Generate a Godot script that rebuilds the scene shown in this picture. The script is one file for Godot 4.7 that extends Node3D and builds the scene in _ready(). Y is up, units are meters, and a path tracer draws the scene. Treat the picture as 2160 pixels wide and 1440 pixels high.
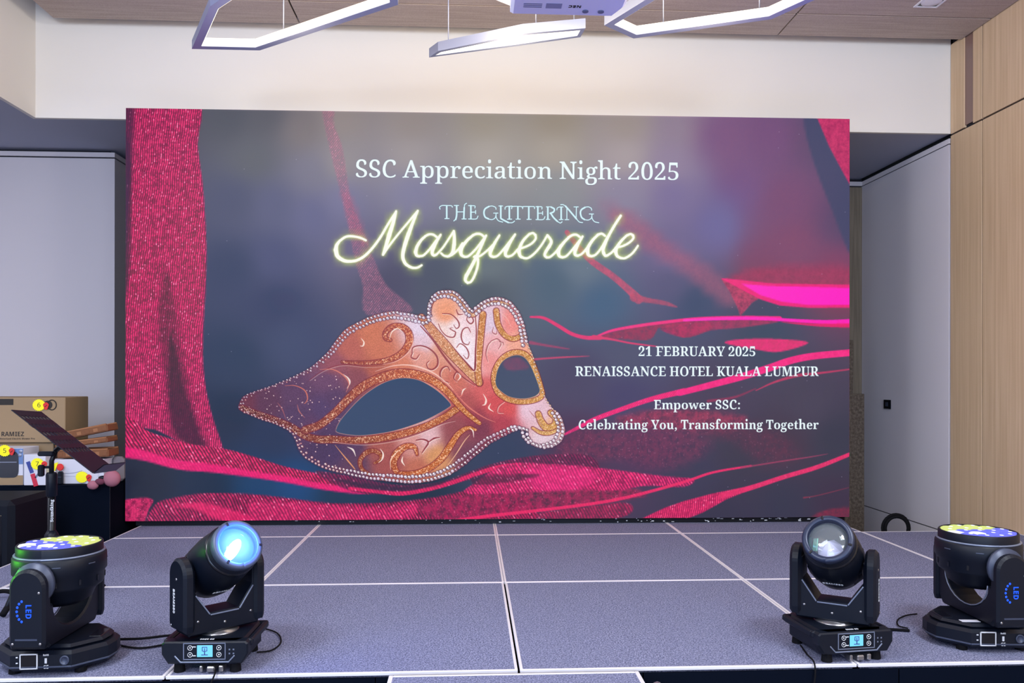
extends Node3D
# A hotel function room: an LED wall behind a carpeted stage, four moving-head lights, pendant light rings.
# Metres; y up; the floor is y = 0, the stage top y = STAGE.
const STAGE := 0.45
const SOFFIT := 3.362
const CEIL := 4.022
const RIGHT := 3.68
var M := {}
var used := {}

func _ready():
	# ---- camera
	var cam := Camera3D.new()
	cam.name = "camera"
	add_child(cam)
	cam.position = Vector3(0, 1.492, 0)
	cam.rotation = Vector3(0.0003, -0.0521, 0.0013)
	cam.set_frustum(2.0 * 0.05 * 720.0 / 1700.5, Vector2(0, 0.05 * 74.4 / 1700.5), 0.05, 60.0)
	cam.current = true
	# ---- surroundings and exposure
	var env := Environment.new()
	env.background_mode = Environment.BG_COLOR
	env.background_color = Color(0, 0, 0)
	env.tonemap_mode = Environment.TONE_MAPPER_LINEAR
	env.tonemap_exposure = 1.0
	env.sdfgi_enabled = true
	env.ssao_enabled = true
	env.ssil_enabled = true
	var we := WorldEnvironment.new()
	we.name = "surroundings"
	we.environment = env
	add_child(we)
	# ---- unseen fill lights added overhead to brighten the room
	for p in [Vector3(-1.9, 3.9, -0.6), Vector3(1.9, 3.9, -0.6), Vector3(-1.9, 3.9, 2.4), Vector3(1.9, 3.9, 2.4)]:
		area("added_hall_fill", p, Vector3(0, -1, 0), Vector2(1.4, 0.9), Color(0.92, 0.97, 1.0), HALL_FILL)
	for p in [Vector3(-1.9, 3.25, -1.3), Vector3(1.9, 3.25, -1.3), Vector3(-1.9, 3.25, 1.8), Vector3(1.9, 3.25, 1.8)]:
		lamp("added_omni_fill", p, Color(0.95, 0.97, 1.0), OMNI_FILL, 0.3)  # added to lift the high walls and ceiling; no pendants hang here
	for p in [Vector3(-5.1, 3.3, -3.4), Vector3(-5.1, 3.3, 0.6)]:
		area("added_aisle_fill", p, Vector3(0, -1, 0), Vector2(1.4, 1.4), Color(0.94, 0.96, 1.0), AISLE_FILL)  # extra fill, put in to brighten the grey left wall
	# ---- added cool fill in front of the back wall; no window stands there
	area("added_back_fill", Vector3(-1.2, 1.9, 6.1), Vector3(0, 0, -1), Vector2(8.0, 2.6), Color(0.66, 0.80, 1.0), BACK_FILL)
	make_materials()
	build_room()
	build_stage()
	build_wall_screen()
	build_pendants()
	build_projector()
	build_beam_lights()
	build_wash_lights()
	build_table_side()
	build_small_things()

const OMNI_FILL := 4.0
const HALL_FILL := 5.0
const AISLE_FILL := 7.5
const BACK_FILL := 34.0

func area(called: String, at: Vector3, to: Vector3, size: Vector2, col: Color, energy: float) -> void:
	var l := AreaLight3D.new()
	l.name = called
	add_child(l, true)
	l.position = at
	l.look_at_from_position(at, at + to, Vector3(0, 0, 1) if absf(to.y) > 0.9 else Vector3.UP)
	l.area_size = size
	l.light_color = col
	l.light_energy = energy
	l.shadow_enabled = true
	l.area_range = 14.0
	l.area_attenuation = 2.0

func lamp(called: String, at: Vector3, col: Color, energy: float, size: float, parent: Node = null) -> void:
	var l := OmniLight3D.new()
	l.name = called
	(parent if parent else self).add_child(l, true)
	l.position = at
	l.light_color = col
	l.light_energy = energy
	l.light_size = size
	l.omni_range = 14.0
	l.omni_attenuation = 2.0
	l.shadow_enabled = true

func spot(called: String, at: Vector3, to: Vector3, col: Color, energy: float, size: float, angle: float, soft: float, parent: Node = null) -> void:
	var l := SpotLight3D.new()
	l.name = called
	(parent if parent else self).add_child(l, true)
	l.position = at
	l.basis = Basis.looking_at(to.normalized(), Vector3(0, 0, 1) if absf(to.normalized().y) > 0.9 else Vector3.UP)
	l.light_color = col
	l.light_energy = energy
	l.light_size = size
	l.spot_angle = angle
	l.spot_angle_attenuation = soft
	l.spot_range = 14.0
	l.spot_attenuation = 2.0
	l.shadow_enabled = true

# ------------------------------------------------------------------ naming
func numbered(called: String) -> String:
	var k: int = used.get(called, 0)
	used[called] = k + 1
	return called if k == 0 else "%s_%03d" % [called, k]

func tag(o: Node, label: String, category: String, group := "") -> Node:
	o.set_meta("label", label)
	o.set_meta("category", category)
	if group:
		o.set_meta("group", group)
	return o

func thing(called: String, label: String, category: String, at := Vector3.ZERO, turn := 0.0, group := "") -> Node3D:
	var o := Node3D.new()
	o.name = numbered(called)
	add_child(o)
	o.position = at
	o.rotation.y = turn
	tag(o, label, category, group)
	return o

func part(called: String, mesh: Mesh, m: Material, parent: Node = null, at := Transform3D()) -> MeshInstance3D:
	var o := MeshInstance3D.new()
	o.name = called if parent else numbered(called)
	o.mesh = mesh
	o.material_override = m
	o.transform = at
	o.cast_shadow = GeometryInstance3D.SHADOW_CASTING_SETTING_ON
	(parent if parent else self).add_child(o, true)
	return o

func setting(called: String, label := "") -> Node3D:
	var o := Node3D.new()
	o.name = numbered(called)
	add_child(o)
	o.set_meta("kind", "structure")
	if label:
		o.set_meta("label", label)
	return o

func struct_mesh(called: String, mesh: Mesh, m: Material, label := "") -> MeshInstance3D:
	var o := part(called, mesh, m)
	o.set_meta("kind", "structure")
	if label:
		o.set_meta("label", label)
	return o

# ------------------------------------------------------------------ shapes
class Shape:
	var st := SurfaceTool.new()
	func _init():
		st.begin(Mesh.PRIMITIVE_TRIANGLES)
		st.set_smooth_group(-1)
	func smooth(g: int) -> Shape:
		st.set_smooth_group(g)
		return self
	# corners counter-clockwise as seen from outside
	func tri(a: Vector3, b: Vector3, c: Vector3) -> void:
		st.add_vertex(a)
		st.add_vertex(c)
		st.add_vertex(b)
	func quad(a: Vector3, b: Vector3, c: Vector3, d: Vector3) -> void:
		tri(a, b, c)
		tri(a, c, d)
	func box(c: Vector3, s: Vector3, b := 0.0, bs := Basis()) -> Shape:
		var h := s * 0.5
		if b <= 0.0:
			var p := []
			for i in 8:
				p.append(c + bs * Vector3(h.x if i & 1 else -h.x, h.y if i & 2 else -h.y, h.z if i & 4 else -h.z))
			for f in [[4, 5, 7, 6], [1, 0, 2, 3], [5, 1, 3, 7], [0, 4, 6, 2], [6, 7, 3, 2], [0, 1, 5, 4]]:
				quad(p[f[0]], p[f[1]], p[f[2]], p[f[3]])
			return self
		b = minf(b, minf(h.x, minf(h.y, h.z)) * 0.95)
		var v := func(sx: int, sy: int, sz: int, ax: int) -> Vector3:
			var q := Vector3(sx * h.x, sy * h.y, sz * h.z)
			if ax != 0: q.x -= sx * b
			if ax != 1: q.y -= sy * b
			if ax != 2: q.z -= sz * b
			return c + bs * q
		for s2 in [1, -1]:
			for ax in 3:
				var f := []
				for k in [[-1, -1], [1, -1], [1, 1], [-1, 1]]:
					var sg := [0, 0, 0]
					sg[ax] = s2
					sg[(ax + 1) % 3] = k[0]
					sg[(ax + 2) % 3] = k[1]
					f.append(v.call(sg[0], sg[1], sg[2], ax))
				if s2 > 0:
					quad(f[0], f[1], f[2], f[3])
				else:
					quad(f[3], f[2], f[1], f[0])
		for ax in 3:
			var a1 := (ax + 1) % 3
			var a2 := (ax + 2) % 3
			for s1 in [1, -1]:
				for s2 in [1, -1]:
					var f := []
					for k in [[-1, a1], [1, a1], [1, a2], [-1, a2]]:
						var sg := [0, 0, 0]
						sg[ax] = k[0]
						sg[a1] = s1
						sg[a2] = s2
						f.append(v.call(sg[0], sg[1], sg[2], k[1]))
					if s1 * s2 > 0:
						quad(f[3], f[2], f[1], f[0])
					else:
						quad(f[0], f[1], f[2], f[3])
		for sx in [1, -1]:
			for sy in [1, -1]:
				for sz in [1, -1]:
					var a: Vector3 = v.call(sx, sy, sz, 0)
					var bb: Vector3 = v.call(sx, sy, sz, 1)
					var cc: Vector3 = v.call(sx, sy, sz, 2)
					if sx * sy * sz > 0:
						tri(a, bb, cc)
					else:
						tri(a, cc, bb)
		return self
	# a profile of (radius, height) turned round the y axis of xf
	func lathe(prof: Array, seg := 32, xf := Transform3D()) -> Shape:
		for i in prof.size() - 1:
			var a: Vector2 = prof[i]
			var b: Vector2 = prof[i + 1]
			for k in seg:
				var t0 := TAU * k / seg
				var t1 := TAU * (k + 1) / seg
				var p0 := xf * Vector3(a.x * sin(t0), a.y, a.x * cos(t0))
				var p1 := xf * Vector3(a.x * sin(t1), a.y, a.x * cos(t1))
				var p2 := xf * Vector3(b.x * sin(t1), b.y, b.x * cos(t1))
				var p3 := xf * Vector3(b.x * sin(t0), b.y, b.x * cos(t0))
				if a.x > 1e-6: tri(p0, p1, p2)
				if b.x > 1e-6: tri(p0, p2, p3)
		return self
	func tube(path: Array, r: float, seg := 10, closed := false) -> Shape:
		var n := path.size()
		var rings := []
		var nrm := Vector3.ZERO
		for i in n:
			var d: Vector3 = (path[(i + 1) % n if closed else mini(i + 1, n - 1)] - path[(i - 1 + n) % n if closed else maxi(i - 1, 0)]).normalized()
			if i == 0:
				nrm = d.cross(Vector3.UP if absf(d.y) < 0.9 else Vector3.RIGHT).normalized()
			else:
				nrm = (nrm - d * nrm.dot(d)).normalized()
			var bn := d.cross(nrm)
			var ring := []
			for k in seg:
				ring.append(path[i] + (nrm * cos(TAU * k / seg) + bn * sin(TAU * k / seg)) * r)
			rings.append(ring)
		for i in (n if closed else n - 1):
			for k in seg:
				quad(rings[i][k], rings[i][(k + 1) % seg], rings[(i + 1) % n][(k + 1) % seg], rings[(i + 1) % n][k])
		if not closed:
			for k in range(1, seg - 1):
				tri(rings[0][0], rings[0][k + 1], rings[0][k])
				tri(rings[n - 1][0], rings[n - 1][k], rings[n - 1][k + 1])
		return self
	# a flat outline (x, y) given thickness from z0 to z1, its front and back edges chamfered by b
	func prism(poly: PackedVector2Array, z0: float, z1: float, b := 0.0, xf := Transform3D()) -> Shape:
		if Geometry2D.is_polygon_clockwise(poly):
			poly = poly.duplicate()
			poly.reverse()
		var inner := poly
		if b > 0.0:
			var sh := Geometry2D.offset_polygon(poly, -b, Geometry2D.JOIN_MITER)
			inner = PackedVector2Array()
			var n0 := poly.size()
			for i in n0:
				var e0 := (poly[i] - poly[(i - 1 + n0) % n0]).normalized()
				var e1 := (poly[(i + 1) % n0] - poly[i]).normalized()
				var nn := Vector2(-e0.y, e0.x) + Vector2(-e1.y, e1.x)
				nn = nn.normalized()
				inner.append(poly[i] + nn * b / maxf(0.4, nn.dot(Vector2(-e1.y, e1.x))))
			if sh.is_empty():
				inner = poly
		var n := poly.size()
		var at := func(q: Vector2, z: float) -> Vector3: return xf * Vector3(q.x, q.y, z)
		var ix := Geometry2D.triangulate_polygon(inner)
		for i in range(0, ix.size(), 3):
			var a := inner[ix[i]]
			var c := inner[ix[i + 1]]
			var d := inner[ix[i + 2]]
			if (c - a).cross(d - a) < 0.0:
				var t := c
				c = d
				d = t
			tri(at.call(a, z1), at.call(c, z1), at.call(d, z1))
			tri(at.call(a, z0), at.call(d, z0), at.call(c, z0))
		for i in n:
			var j := (i + 1) % n
			quad(at.call(poly[i], z0 + b), at.call(poly[j], z0 + b), at.call(poly[j], z1 - b), at.call(poly[i], z1 - b))
			if b > 0.0:
				quad(at.call(poly[i], z1 - b), at.call(poly[j], z1 - b), at.call(inner[j], z1), at.call(inner[i], z1))
				quad(at.call(inner[i], z0), at.call(inner[j], z0), at.call(poly[j], z0 + b), at.call(poly[i], z0 + b))
		return self
	func mesh() -> ArrayMesh:
		st.generate_normals()
		return st.commit()

func box_mesh(c: Vector3, s: Vector3, b := 0.0) -> ArrayMesh:
	return Shape.new().box(c, s, b).mesh()

# an upright box given by its corners
func span(a: Vector3, b: Vector3, bev := 0.0) -> ArrayMesh:
	return box_mesh((a + b) * 0.5, (b - a).abs(), bev)

func words(text: String, height: float, m: Material, parent: Node, xf: Transform3D, called := "lettering", bold := true, face := "Droid Sans") -> MeshInstance3D:
	var t := TextMesh.new()
	var f := SystemFont.new()
	f.font_names = PackedStringArray([face])
	f.font_weight = 700 if bold else 400
	t.font = f
	t.font_size = 48
	t.pixel_size = height / 34.0
	t.depth = 0.0012
	t.text = text
	return part(called, t, m, parent, xf)

# ------------------------------------------------------------------ materials
func flat(name_: String, col: Color, rough := 0.6, metal := 0.0, spec := 0.5) -> StandardMaterial3D:
	var m := StandardMaterial3D.new()
	m.resource_name = name_
	m.albedo_color = col
	m.roughness = rough
	m.metallic = metal
	m.metallic_specular = spec
	M[name_] = m
	return m

func glow(name_: String, col: Color, energy: float) -> StandardMaterial3D:
	var m := flat(name_, Color(col.r * 0.25, col.g * 0.25, col.b * 0.25), 0.4, 0.0, 0.3)
	m.emission_enabled = true
	m.emission = col
	m.emission_energy_multiplier = energy
	return m

func grain(seed_: int, w: int, h: int, fx: float, fy: float, a: Color, b: Color, speck: float, cell := 1) -> ImageTexture:
	var n := FastNoiseLite.new()
	n.seed = seed_
	n.frequency = 0.01
	n.fractal_octaves = 4
	var rg := RandomNumberGenerator.new()
	rg.seed = seed_
	var dots := PackedFloat32Array()
	dots.resize(w * h)
	for i in w * h:
		dots[i] = rg.randf()
	var by := PackedByteArray()
	by.resize(w * h * 3)
	for y in h:
		for x in w:
			# blend with the copy one period away so that the edges meet
			var u := float(x) / w
			var v := float(y) / h
			var k := lerpf(lerpf(n.get_noise_2d(x * fx, y * fy), n.get_noise_2d((x - w) * fx, y * fy), u), lerpf(n.get_noise_2d(x * fx, (y - h) * fy), n.get_noise_2d((x - w) * fx, (y - h) * fy), u), v)
			k = clampf(0.5 + k * 1.2 + speck * (dots[(y / cell) * w + x / cell] - 0.5), 0.0, 1.0)
			var c := a.lerp(b, k)
			var q := (y * w + x) * 3
			by[q] = int(c.r * 255)
			by[q + 1] = int(c.g * 255)
			by[q + 2] = int(c.b * 255)
	return ImageTexture.create_from_image(Image.create_from_data(w, h, false, Image.FORMAT_RGB8, by))

func mapped(name_: String, tex: Texture2D, per_metre: float, rough: float, spec := 0.5) -> StandardMaterial3D:
	var m := flat(name_, Color.WHITE, rough, 0.0, spec)
	m.albedo_texture = tex
	m.uv1_triplanar = true
	m.uv1_world_triplanar = true
	m.uv1_scale = Vector3.ONE * per_metre
	m.uv1_triplanar_sharpness = 8.0
	return m

func rgb(r: float, g: float, b: float) -> Color:
	return Color(r / 255.0, g / 255.0, b / 255.0)

func make_materials() -> void:
	flat("white_paint", rgb(228, 224, 218), 0.85, 0.0, 0.3)
	flat("grey_paint", rgb(196, 191, 198), 0.8, 0.0, 0.3)
	flat("lit_grey_paint", rgb(232, 228, 238), 0.8, 0.0, 0.3)  # same grey paint as the left wall, its colour lifted in place of light
	flat("soffit_paint", rgb(168, 173, 192), 0.85, 0.0, 0.3)
	flat("shadow_gap", rgb(30, 30, 40), 0.9)
	flat("dark_floor", rgb(112, 104, 108), 0.8)
	mapped("carpet", grain(11, 512, 512, 14.0, 14.0, rgb(78, 82, 108), rgb(148, 152, 184), 0.75, 2), 1.6, 0.95, 0.15)
	mapped("oak", grain(5, 512, 512, 7.0, 0.16, rgb(198, 170, 138), rgb(216, 190, 160), 0.2), 0.8, 0.55, 0.3)
	mapped("ceiling_oak", grain(6, 512, 512, 0.3, 6.0, rgb(168, 152, 142), rgb(186, 171, 160), 0.6, 3), 1.0, 0.6, 0.3)
	mapped("niche_wood", grain(8, 512, 512, 7.0, 0.2, rgb(112, 102, 88), rgb(140, 128, 112), 0.1), 1.0, 0.7, 0.3)
	mapped("board_wood", grain(9, 256, 256, 5.0, 5.0, rgb(84, 74, 66), rgb(124, 112, 100), 0.5, 2), 2.5, 0.8, 0.2)
	flat("bronze_glass", rgb(132, 104, 96), 0.3, 0.0, 0.5)
	flat("aluminium", rgb(226, 226, 236), 0.45, 0.25)
	flat("anodised", rgb(150, 158, 182), 0.4, 0.3)
	flat("steel", rgb(150, 150, 155), 0.3, 0.9)
	flat("black_cloth", rgb(7, 13, 26), 0.95, 0.0, 0.15)
	flat("black_plastic", rgb(7, 14, 28), 0.45, 0.0, 0.36)
	flat("black_gloss", rgb(8, 12, 22), 0.22, 0.0, 0.5)
	flat("edge_trim", rgb(118, 128, 152), 0.35, 0.4)
	flat("black_rubber", rgb(18, 18, 22), 0.8, 0.0, 0.2)
	flat("black_metal", rgb(28, 30, 36), 0.35, 0.6)
	flat("silver_print", rgb(206, 210, 218), 0.5)
	flat("white_plastic", rgb(226, 226, 230), 0.45)
	flat("card", rgb(150, 128, 102), 0.85, 0.0, 0.2)
	flat("card_dark", rgb(132, 112, 92), 0.85, 0.0, 0.2)
	flat("ink", rgb(40, 36, 36), 0.8)
	flat("paper", rgb(200, 201, 216), 0.7)
	flat("yellow_card", rgb(244, 236, 20), 0.6)
	flat("red_card", rgb(206, 40, 40), 0.6)
	flat("blue_print", rgb(52, 66, 140), 0.5)
	flat("sky_print", rgb(96, 124, 176), 0.5)
	flat("red_plastic", rgb(190, 46, 70), 0.35)
	flat("wicker", rgb(122, 82, 60), 0.75, 0.0, 0.2)
	flat("wicker_pale", rgb(148, 104, 76), 0.75, 0.0, 0.2)
	flat("rose_plush", rgb(160, 104, 120), 0.9, 0.0, 0.2)
	flat("smoke_glass", rgb(40, 44, 54), 0.12, 0.0, 0.6)
	flat("trim_dark_early", rgb(58, 66, 88), 0.4, 0.2)
	flat("rose_dark", rgb(104, 58, 76), 0.9, 0.0, 0.2)
	flat("grey_cloth", rgb(116, 112, 120), 0.9, 0.0, 0.2)
	flat("black_soft", rgb(8, 14, 26), 0.6, 0.0, 0.3)
	glow("pendant_glow", Color(1.0, 0.96, 0.86), 2.2)
	glow("display_glow", rgb(120, 214, 255), 1.1)
	glow("blue_logo_glow", rgb(30, 90, 255), 1.3)
	M["clear_glass"] = StandardMaterial3D.new()
	var g: StandardMaterial3D = M["clear_glass"]
	g.resource_name = "clear_glass"
	g.transparency = BaseMaterial3D.TRANSPARENCY_ALPHA
	g.albedo_color = Color(0.9, 0.95, 1.0, 0.12)
	g.roughness = 0.03
	g.metallic_specular = 0.6

# ------------------------------------------------------------------ the room
func build_room() -> void:
	struct_mesh("floor", span(Vector3(-7.0, -0.2, -8.2), Vector3(4.0, 0, 6.6)), M.dark_floor, "dark hall floor below the stage")
	# white bulkhead over the stage niche, its left return, and the lowered grey soffit
	struct_mesh("wall_bulkhead", span(Vector3(-3.14, SOFFIT, -6.0), Vector3(RIGHT, 4.5, -6.03)), M.white_paint, "white painted bulkhead above the screen")
	struct_mesh("wall_bulkhead_left", span(Vector3(-3.14, SOFFIT, -6.03), Vector3(-3.17, 4.5, 6.2)), M.white_paint, "white painted bulkhead running along the left side")
	struct_mesh("ceiling_soffit", span(Vector3(-3.17, SOFFIT, -8.0), Vector3(RIGHT, SOFFIT + 0.2, -6.03)), M.soffit_paint, "grey soffit over the niche")
	struct_mesh("ceiling_soffit_left", span(Vector3(-7.0, SOFFIT, -8.0), Vector3(-3.17, SOFFIT + 0.2, 6.2)), M.soffit_paint, "grey soffit at the left side")
	struct_mesh("ceiling_slab", span(Vector3(-3.2, 4.5, -6.1), Vector3(RIGHT + 0.2, 4.7, 6.2)), M.white_paint, "ceiling slab above the cove")
	# grey left wall with a deeper return and a recessed joint under the soffit
	var lw := setting("wall_left", "grey painted wall left of the screen")
	part("panel", span(Vector3(-7.0, 0, -6.8), Vector3(-2.924, 3.285, -8.0)), M.grey_paint, lw)
	part("cornice", span(Vector3(-7.0, 3.297, -6.8), Vector3(-2.924, 3.335, -8.0)), M.grey_paint, lw)
	part("joint", span(Vector3(-7.0, 3.285, -6.82), Vector3(-2.94, 3.297, -8.0)), M.shadow_gap, lw)
	part("joint", span(Vector3(-7.0, 3.335, -6.86), Vector3(-2.99, SOFFIT, -8.0)), M.shadow_gap, lw)
	struct_mesh("wall_back", span(Vector3(-2.924, 0, -7.4), Vector3(RIGHT + 0.02, 3.28, -7.6)), M.niche_wood, "wood veneer wall at the back of the niche")
	var bc := setting("trim_1", "cornice along the back of the niche")
	part("cornice", span(Vector3(-2.924, 3.292, -7.4), Vector3(RIGHT + 0.02, 3.332, -7.6)), M.grey_paint, bc)
	part("joint", span(Vector3(-2.924, 3.332, -7.44), Vector3(RIGHT + 0.02, SOFFIT, -7.6)), M.shadow_gap, bc)
	part("joint", span(Vector3(-2.924, 3.28, -7.42), Vector3(RIGHT + 0.02, 3.292, -7.6)), M.shadow_gap, bc)
	# grey right wall inside the niche
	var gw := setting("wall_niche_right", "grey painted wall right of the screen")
	part("panel", span(Vector3(RIGHT, 0.30, -6.02), Vector3(RIGHT + 0.2, 3.285, -7.6)), M.lit_grey_paint, gw)
	part("skirting_panel", span(Vector3(RIGHT, 0.0, -6.02), Vector3(RIGHT + 0.2, 0.290, -7.6)), M.lit_grey_paint, gw)
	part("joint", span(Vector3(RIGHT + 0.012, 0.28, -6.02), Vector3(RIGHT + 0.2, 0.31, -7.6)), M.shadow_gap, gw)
	part("cornice", span(Vector3(RIGHT, 3.293, -6.02), Vector3(RIGHT + 0.2, 3.332, -7.6)), M.lit_grey_paint, gw)
	part("joint", span(Vector3(RIGHT + 0.012, 3.285, -6.02), Vector3(RIGHT + 0.2, 3.293, -7.6)), M.shadow_gap, gw)
	part("joint", span(Vector3(RIGHT + 0.04, 3.332, -6.02), Vector3(RIGHT + 0.2, SOFFIT, -7.6)), M.shadow_gap, gw)
	# oak panelled right wall: two tiers of panels with dark joints
	var rw := setting("wall_right", "light oak panelled wall at the right")
	part("joint_backing", span(Vector3(RIGHT + 0.015, 0, -6.0), Vector3(RIGHT + 0.25, 4.5, 6.2)), M.shadow_gap, rw)
	var zs := [-5.995, -5.614, -4.40, -3.18, -1.96, -0.74, 0.48, 1.70, 2.92, 4.14, 6.2]
	for i in zs.size() - 1:
		var a: float = zs[i] + (0.007 if i else 0.0)
		var b: float = zs[i + 1] - 0.007
		part("panel", span(Vector3(RIGHT - 0.003, 0.0, a), Vector3(RIGHT + 0.02, 3.343, b), 0.001), M.oak, rw)
		if i == 0:
			part("panel", span(Vector3(RIGHT - 0.003, 3.356, a), Vector3(RIGHT + 0.02, CEIL + 0.02, -5.826), 0.001), M.oak, rw)
			part("inset_strip", span(Vector3(RIGHT + 0.004, 3.372, -5.826), Vector3(RIGHT + 0.014, CEIL + 0.02, -5.722)), M.bronze_glass, rw)
			part("panel", span(Vector3(RIGHT - 0.003, 3.356, -5.722), Vector3(RIGHT + 0.02, CEIL + 0.02, b), 0.001), M.oak, rw)
		else:
			part("panel", span(Vector3(RIGHT - 0.003, 3.356, a), Vector3(RIGHT + 0.02, CEIL + 0.02, b), 0.001), M.oak, rw)
	# oak ceiling of large boards, held clear of the walls by a cove
	var cl := setting("ceiling", "perforated oak ceiling of large panels")
	part("joint_backing", span(Vector3(-2.90, CEIL + 0.02, -5.80), Vector3(RIGHT - 0.02, CEIL + 0.05, 6.2)), M.shadow_gap, cl)
	var xs := [-2.945, -1.222, 2.270, RIGHT - 0.006]
	var cz := [-5.86, -5.50, -4.28, -3.06, -1.84, -0.62, 0.60, 1.82, 3.04, 4.26, 6.2]
	for i in 3:
		for j in cz.size() - 1:
			part("panel", span(Vector3(xs[i] + 0.006, CEIL, cz[j] + 0.009), Vector3(xs[i + 1] - 0.006, CEIL + 0.012, cz[j + 1] - 0.009)), M.ceiling_oak, cl)
	# what closes the room behind the camera and at the far left
	struct_mesh("wall_far_left", span(Vector3(-7.0, 0, -8.0), Vector3(-6.8, SOFFIT, 6.2)), M.grey_paint, "grey wall at the far left")
	struct_mesh("wall_front", span(Vector3(-7.0, 0, 6.2), Vector3(4.0, 4.7, 6.4)), M.white_paint, "white wall behind the camera")
	struct_mesh("wall_niche_back", span(Vector3(-7.0, 0, -8.0), Vector3(4.0, 4.7, -8.2)), M.white_paint, "outer wall behind the niche")
	struct_mesh("wall_outer_right", span(Vector3(RIGHT + 0.2, 0, -8.0), Vector3(4.2, 4.7, 6.4)), M.white_paint, "outer wall behind the oak panels")

# ------------------------------------------------------------------ the stage
func platform(x0: float, x1: float, z0: float, z1: float, label: String, gap := 0.002) -> void:
	var o := thing("stage_platform", label, "stage platform", Vector3((x0 + x1) * 0.5, 0, (z0 + z1) * 0.5), 0.0, "carpeted stage platforms")
	var w := (x1 - x0) * 0.5 - gap
	var d := absf(z1 - z0) * 0.5 - gap * 0.5
	var e := 0.011
	part("carpet", span(Vector3(-w + e, STAGE - 0.02, -d + e), Vector3(w - e, STAGE - 0.001, d - e)), M.carpet, o)
	for s in [-1, 1]:
		part("edge_rail", span(Vector3(-w, STAGE - 0.012, s * d), Vector3(w, STAGE, s * (d - e)), 0.0015), M.aluminium, o)
		part("edge_rail", span(Vector3(s * w, STAGE - 0.012, -d + e), Vector3(s * (w - e), STAGE, d - e), 0.0015), M.aluminium, o)
	for sx in [-1, 1]:
		for sz in [-1, 1]:
			part("leg", Shape.new().smooth(1).tube([Vector3(sx * (w - 0.06), 0.0, sz * (d - 0.06)), Vector3(sx * (w - 0.06), STAGE - 0.03, sz * (d - 0.06))], 0.022, 8).mesh(), M.steel, o)

func build_stage() -> void:
	var xs := [-2.302, -1.060, 0.1755, 1.411, 2.648, 3.67]
	var zs := [-2.862, -4.0946, -5.3233, -6.3]
	var col := ["fourth", "third", "middle-left", "middle-right", "second from right", "rightmost"]
	var row := ["front row under the light edge", "second row", "back row under the screen"]
	var where := ["behind the left beam light", "left of the centre joint", "right of the centre joint", "behind the right beam light", "beside the right wall"]
	for j in 3:
		for i in 5:
			if j == 2 and i == 4:
				continue
			platform(xs[i], xs[i + 1], zs[j + 1], zs[j], "grey carpeted stage platform %s, %s" % [where[i], row[j]], 0.004 if (i == 1 or i == 2) and j == 0 else 0.001)
	platform(-2.56, -2.302, -4.65, -2.862, "narrow grey carpeted stage platform at the left end, under the tripod foot", 0.001)
	# black skirt along the front: cloths hung edge to edge
	var xk := [-2.56, -1.09, -0.33, 0.62, 1.56, 3.67]
	var lab := ["black stage skirt cloth below the left wash light", "black stage skirt cloth below the left beam light", "black stage skirt cloth behind the step platform", "black stage skirt cloth right of the step platform", "black stage skirt cloth below the right moving lights"]
	for i in 5:
		var pts := PackedVector2Array()
		var n := 24
		for k in n + 1:
			pts.append(Vector2(lerpf(xk[i] + 0.002, xk[i + 1] - 0.002, float(k) / n), 0.004 * sin(k * 1.9 + i)))
		var s := Shape.new().smooth(1)
		for k in n:
			var a := Vector3(pts[k].x, 0.01, -2.852 + pts[k].y)
			var b := Vector3(pts[k + 1].x, 0.01, -2.852 + pts[k + 1].y)
			var up := Vector3(0, STAGE - 0.024, 0)
			s.quad(a, b, b + up, a + up)
			s.quad(b + Vector3(0, 0, -0.004), a + Vector3(0, 0, -0.004), a + up + Vector3(0, 0, -0.004), b + up + Vector3(0, 0, -0.004))
		tag(part("stage_skirt", s.mesh(), M.black_cloth), lab[i], "skirt cloth", "black cloths along the stage front")
	# the step platform that leads up to the stage, with its bent tube rails
	var st := thing("step_platform", "carpeted step platform with light edge at the stage front, between two bent tube rails", "stage step", Vector3(0.159, 0, -2.50))
	var top := STAGE - 0.0005
	part("carpet", span(Vector3(-0.425, top - 0.02, -0.325), Vector3(0.425, top - 0.001, 0.32)), M.carpet, st)
	for s in [-1, 1]:
		part("edge_rail", span(Vector3(s * 0.440, top - 0.02, -0.335), Vector3(s * 0.425, top, 0.335), 0.0015), M.aluminium, st)
		part("edge_rail", span(Vector3(-0.425, top - 0.02, s * 0.335), Vector3(0.425, top, s * 0.320), 0.0015), M.aluminium, st)
		part("leg", Shape.new().smooth(1).tube([Vector3(s * 0.38, 0, 0.26), Vector3(s * 0.38, top - 0.03, 0.26)], 0.02, 8).mesh(), M.steel, st)
		part("leg", Shape.new().smooth(1).tube([Vector3(s * 0.38, 0, -0.28), Vector3(s * 0.38, top - 0.03, -0.28)], 0.02, 8).mesh(), M.steel, st)
		var path := []
		for k in 9:
			var t := PI * k / 8.0
			path.append(Vector3(s * 0.482, top - 0.055 + 0.045 * sin(t), -0.20 - 0.06 * cos(t)))
		path.append(Vector3(s * 0.482, 0.02, -0.14))
		path.push_front(Vector3(s * 0.482, 0.02, -0.26))
		part("tube_rail", Shape.new().smooth(1).tube(path, 0.017, 12).mesh(), M.steel, st)

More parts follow.
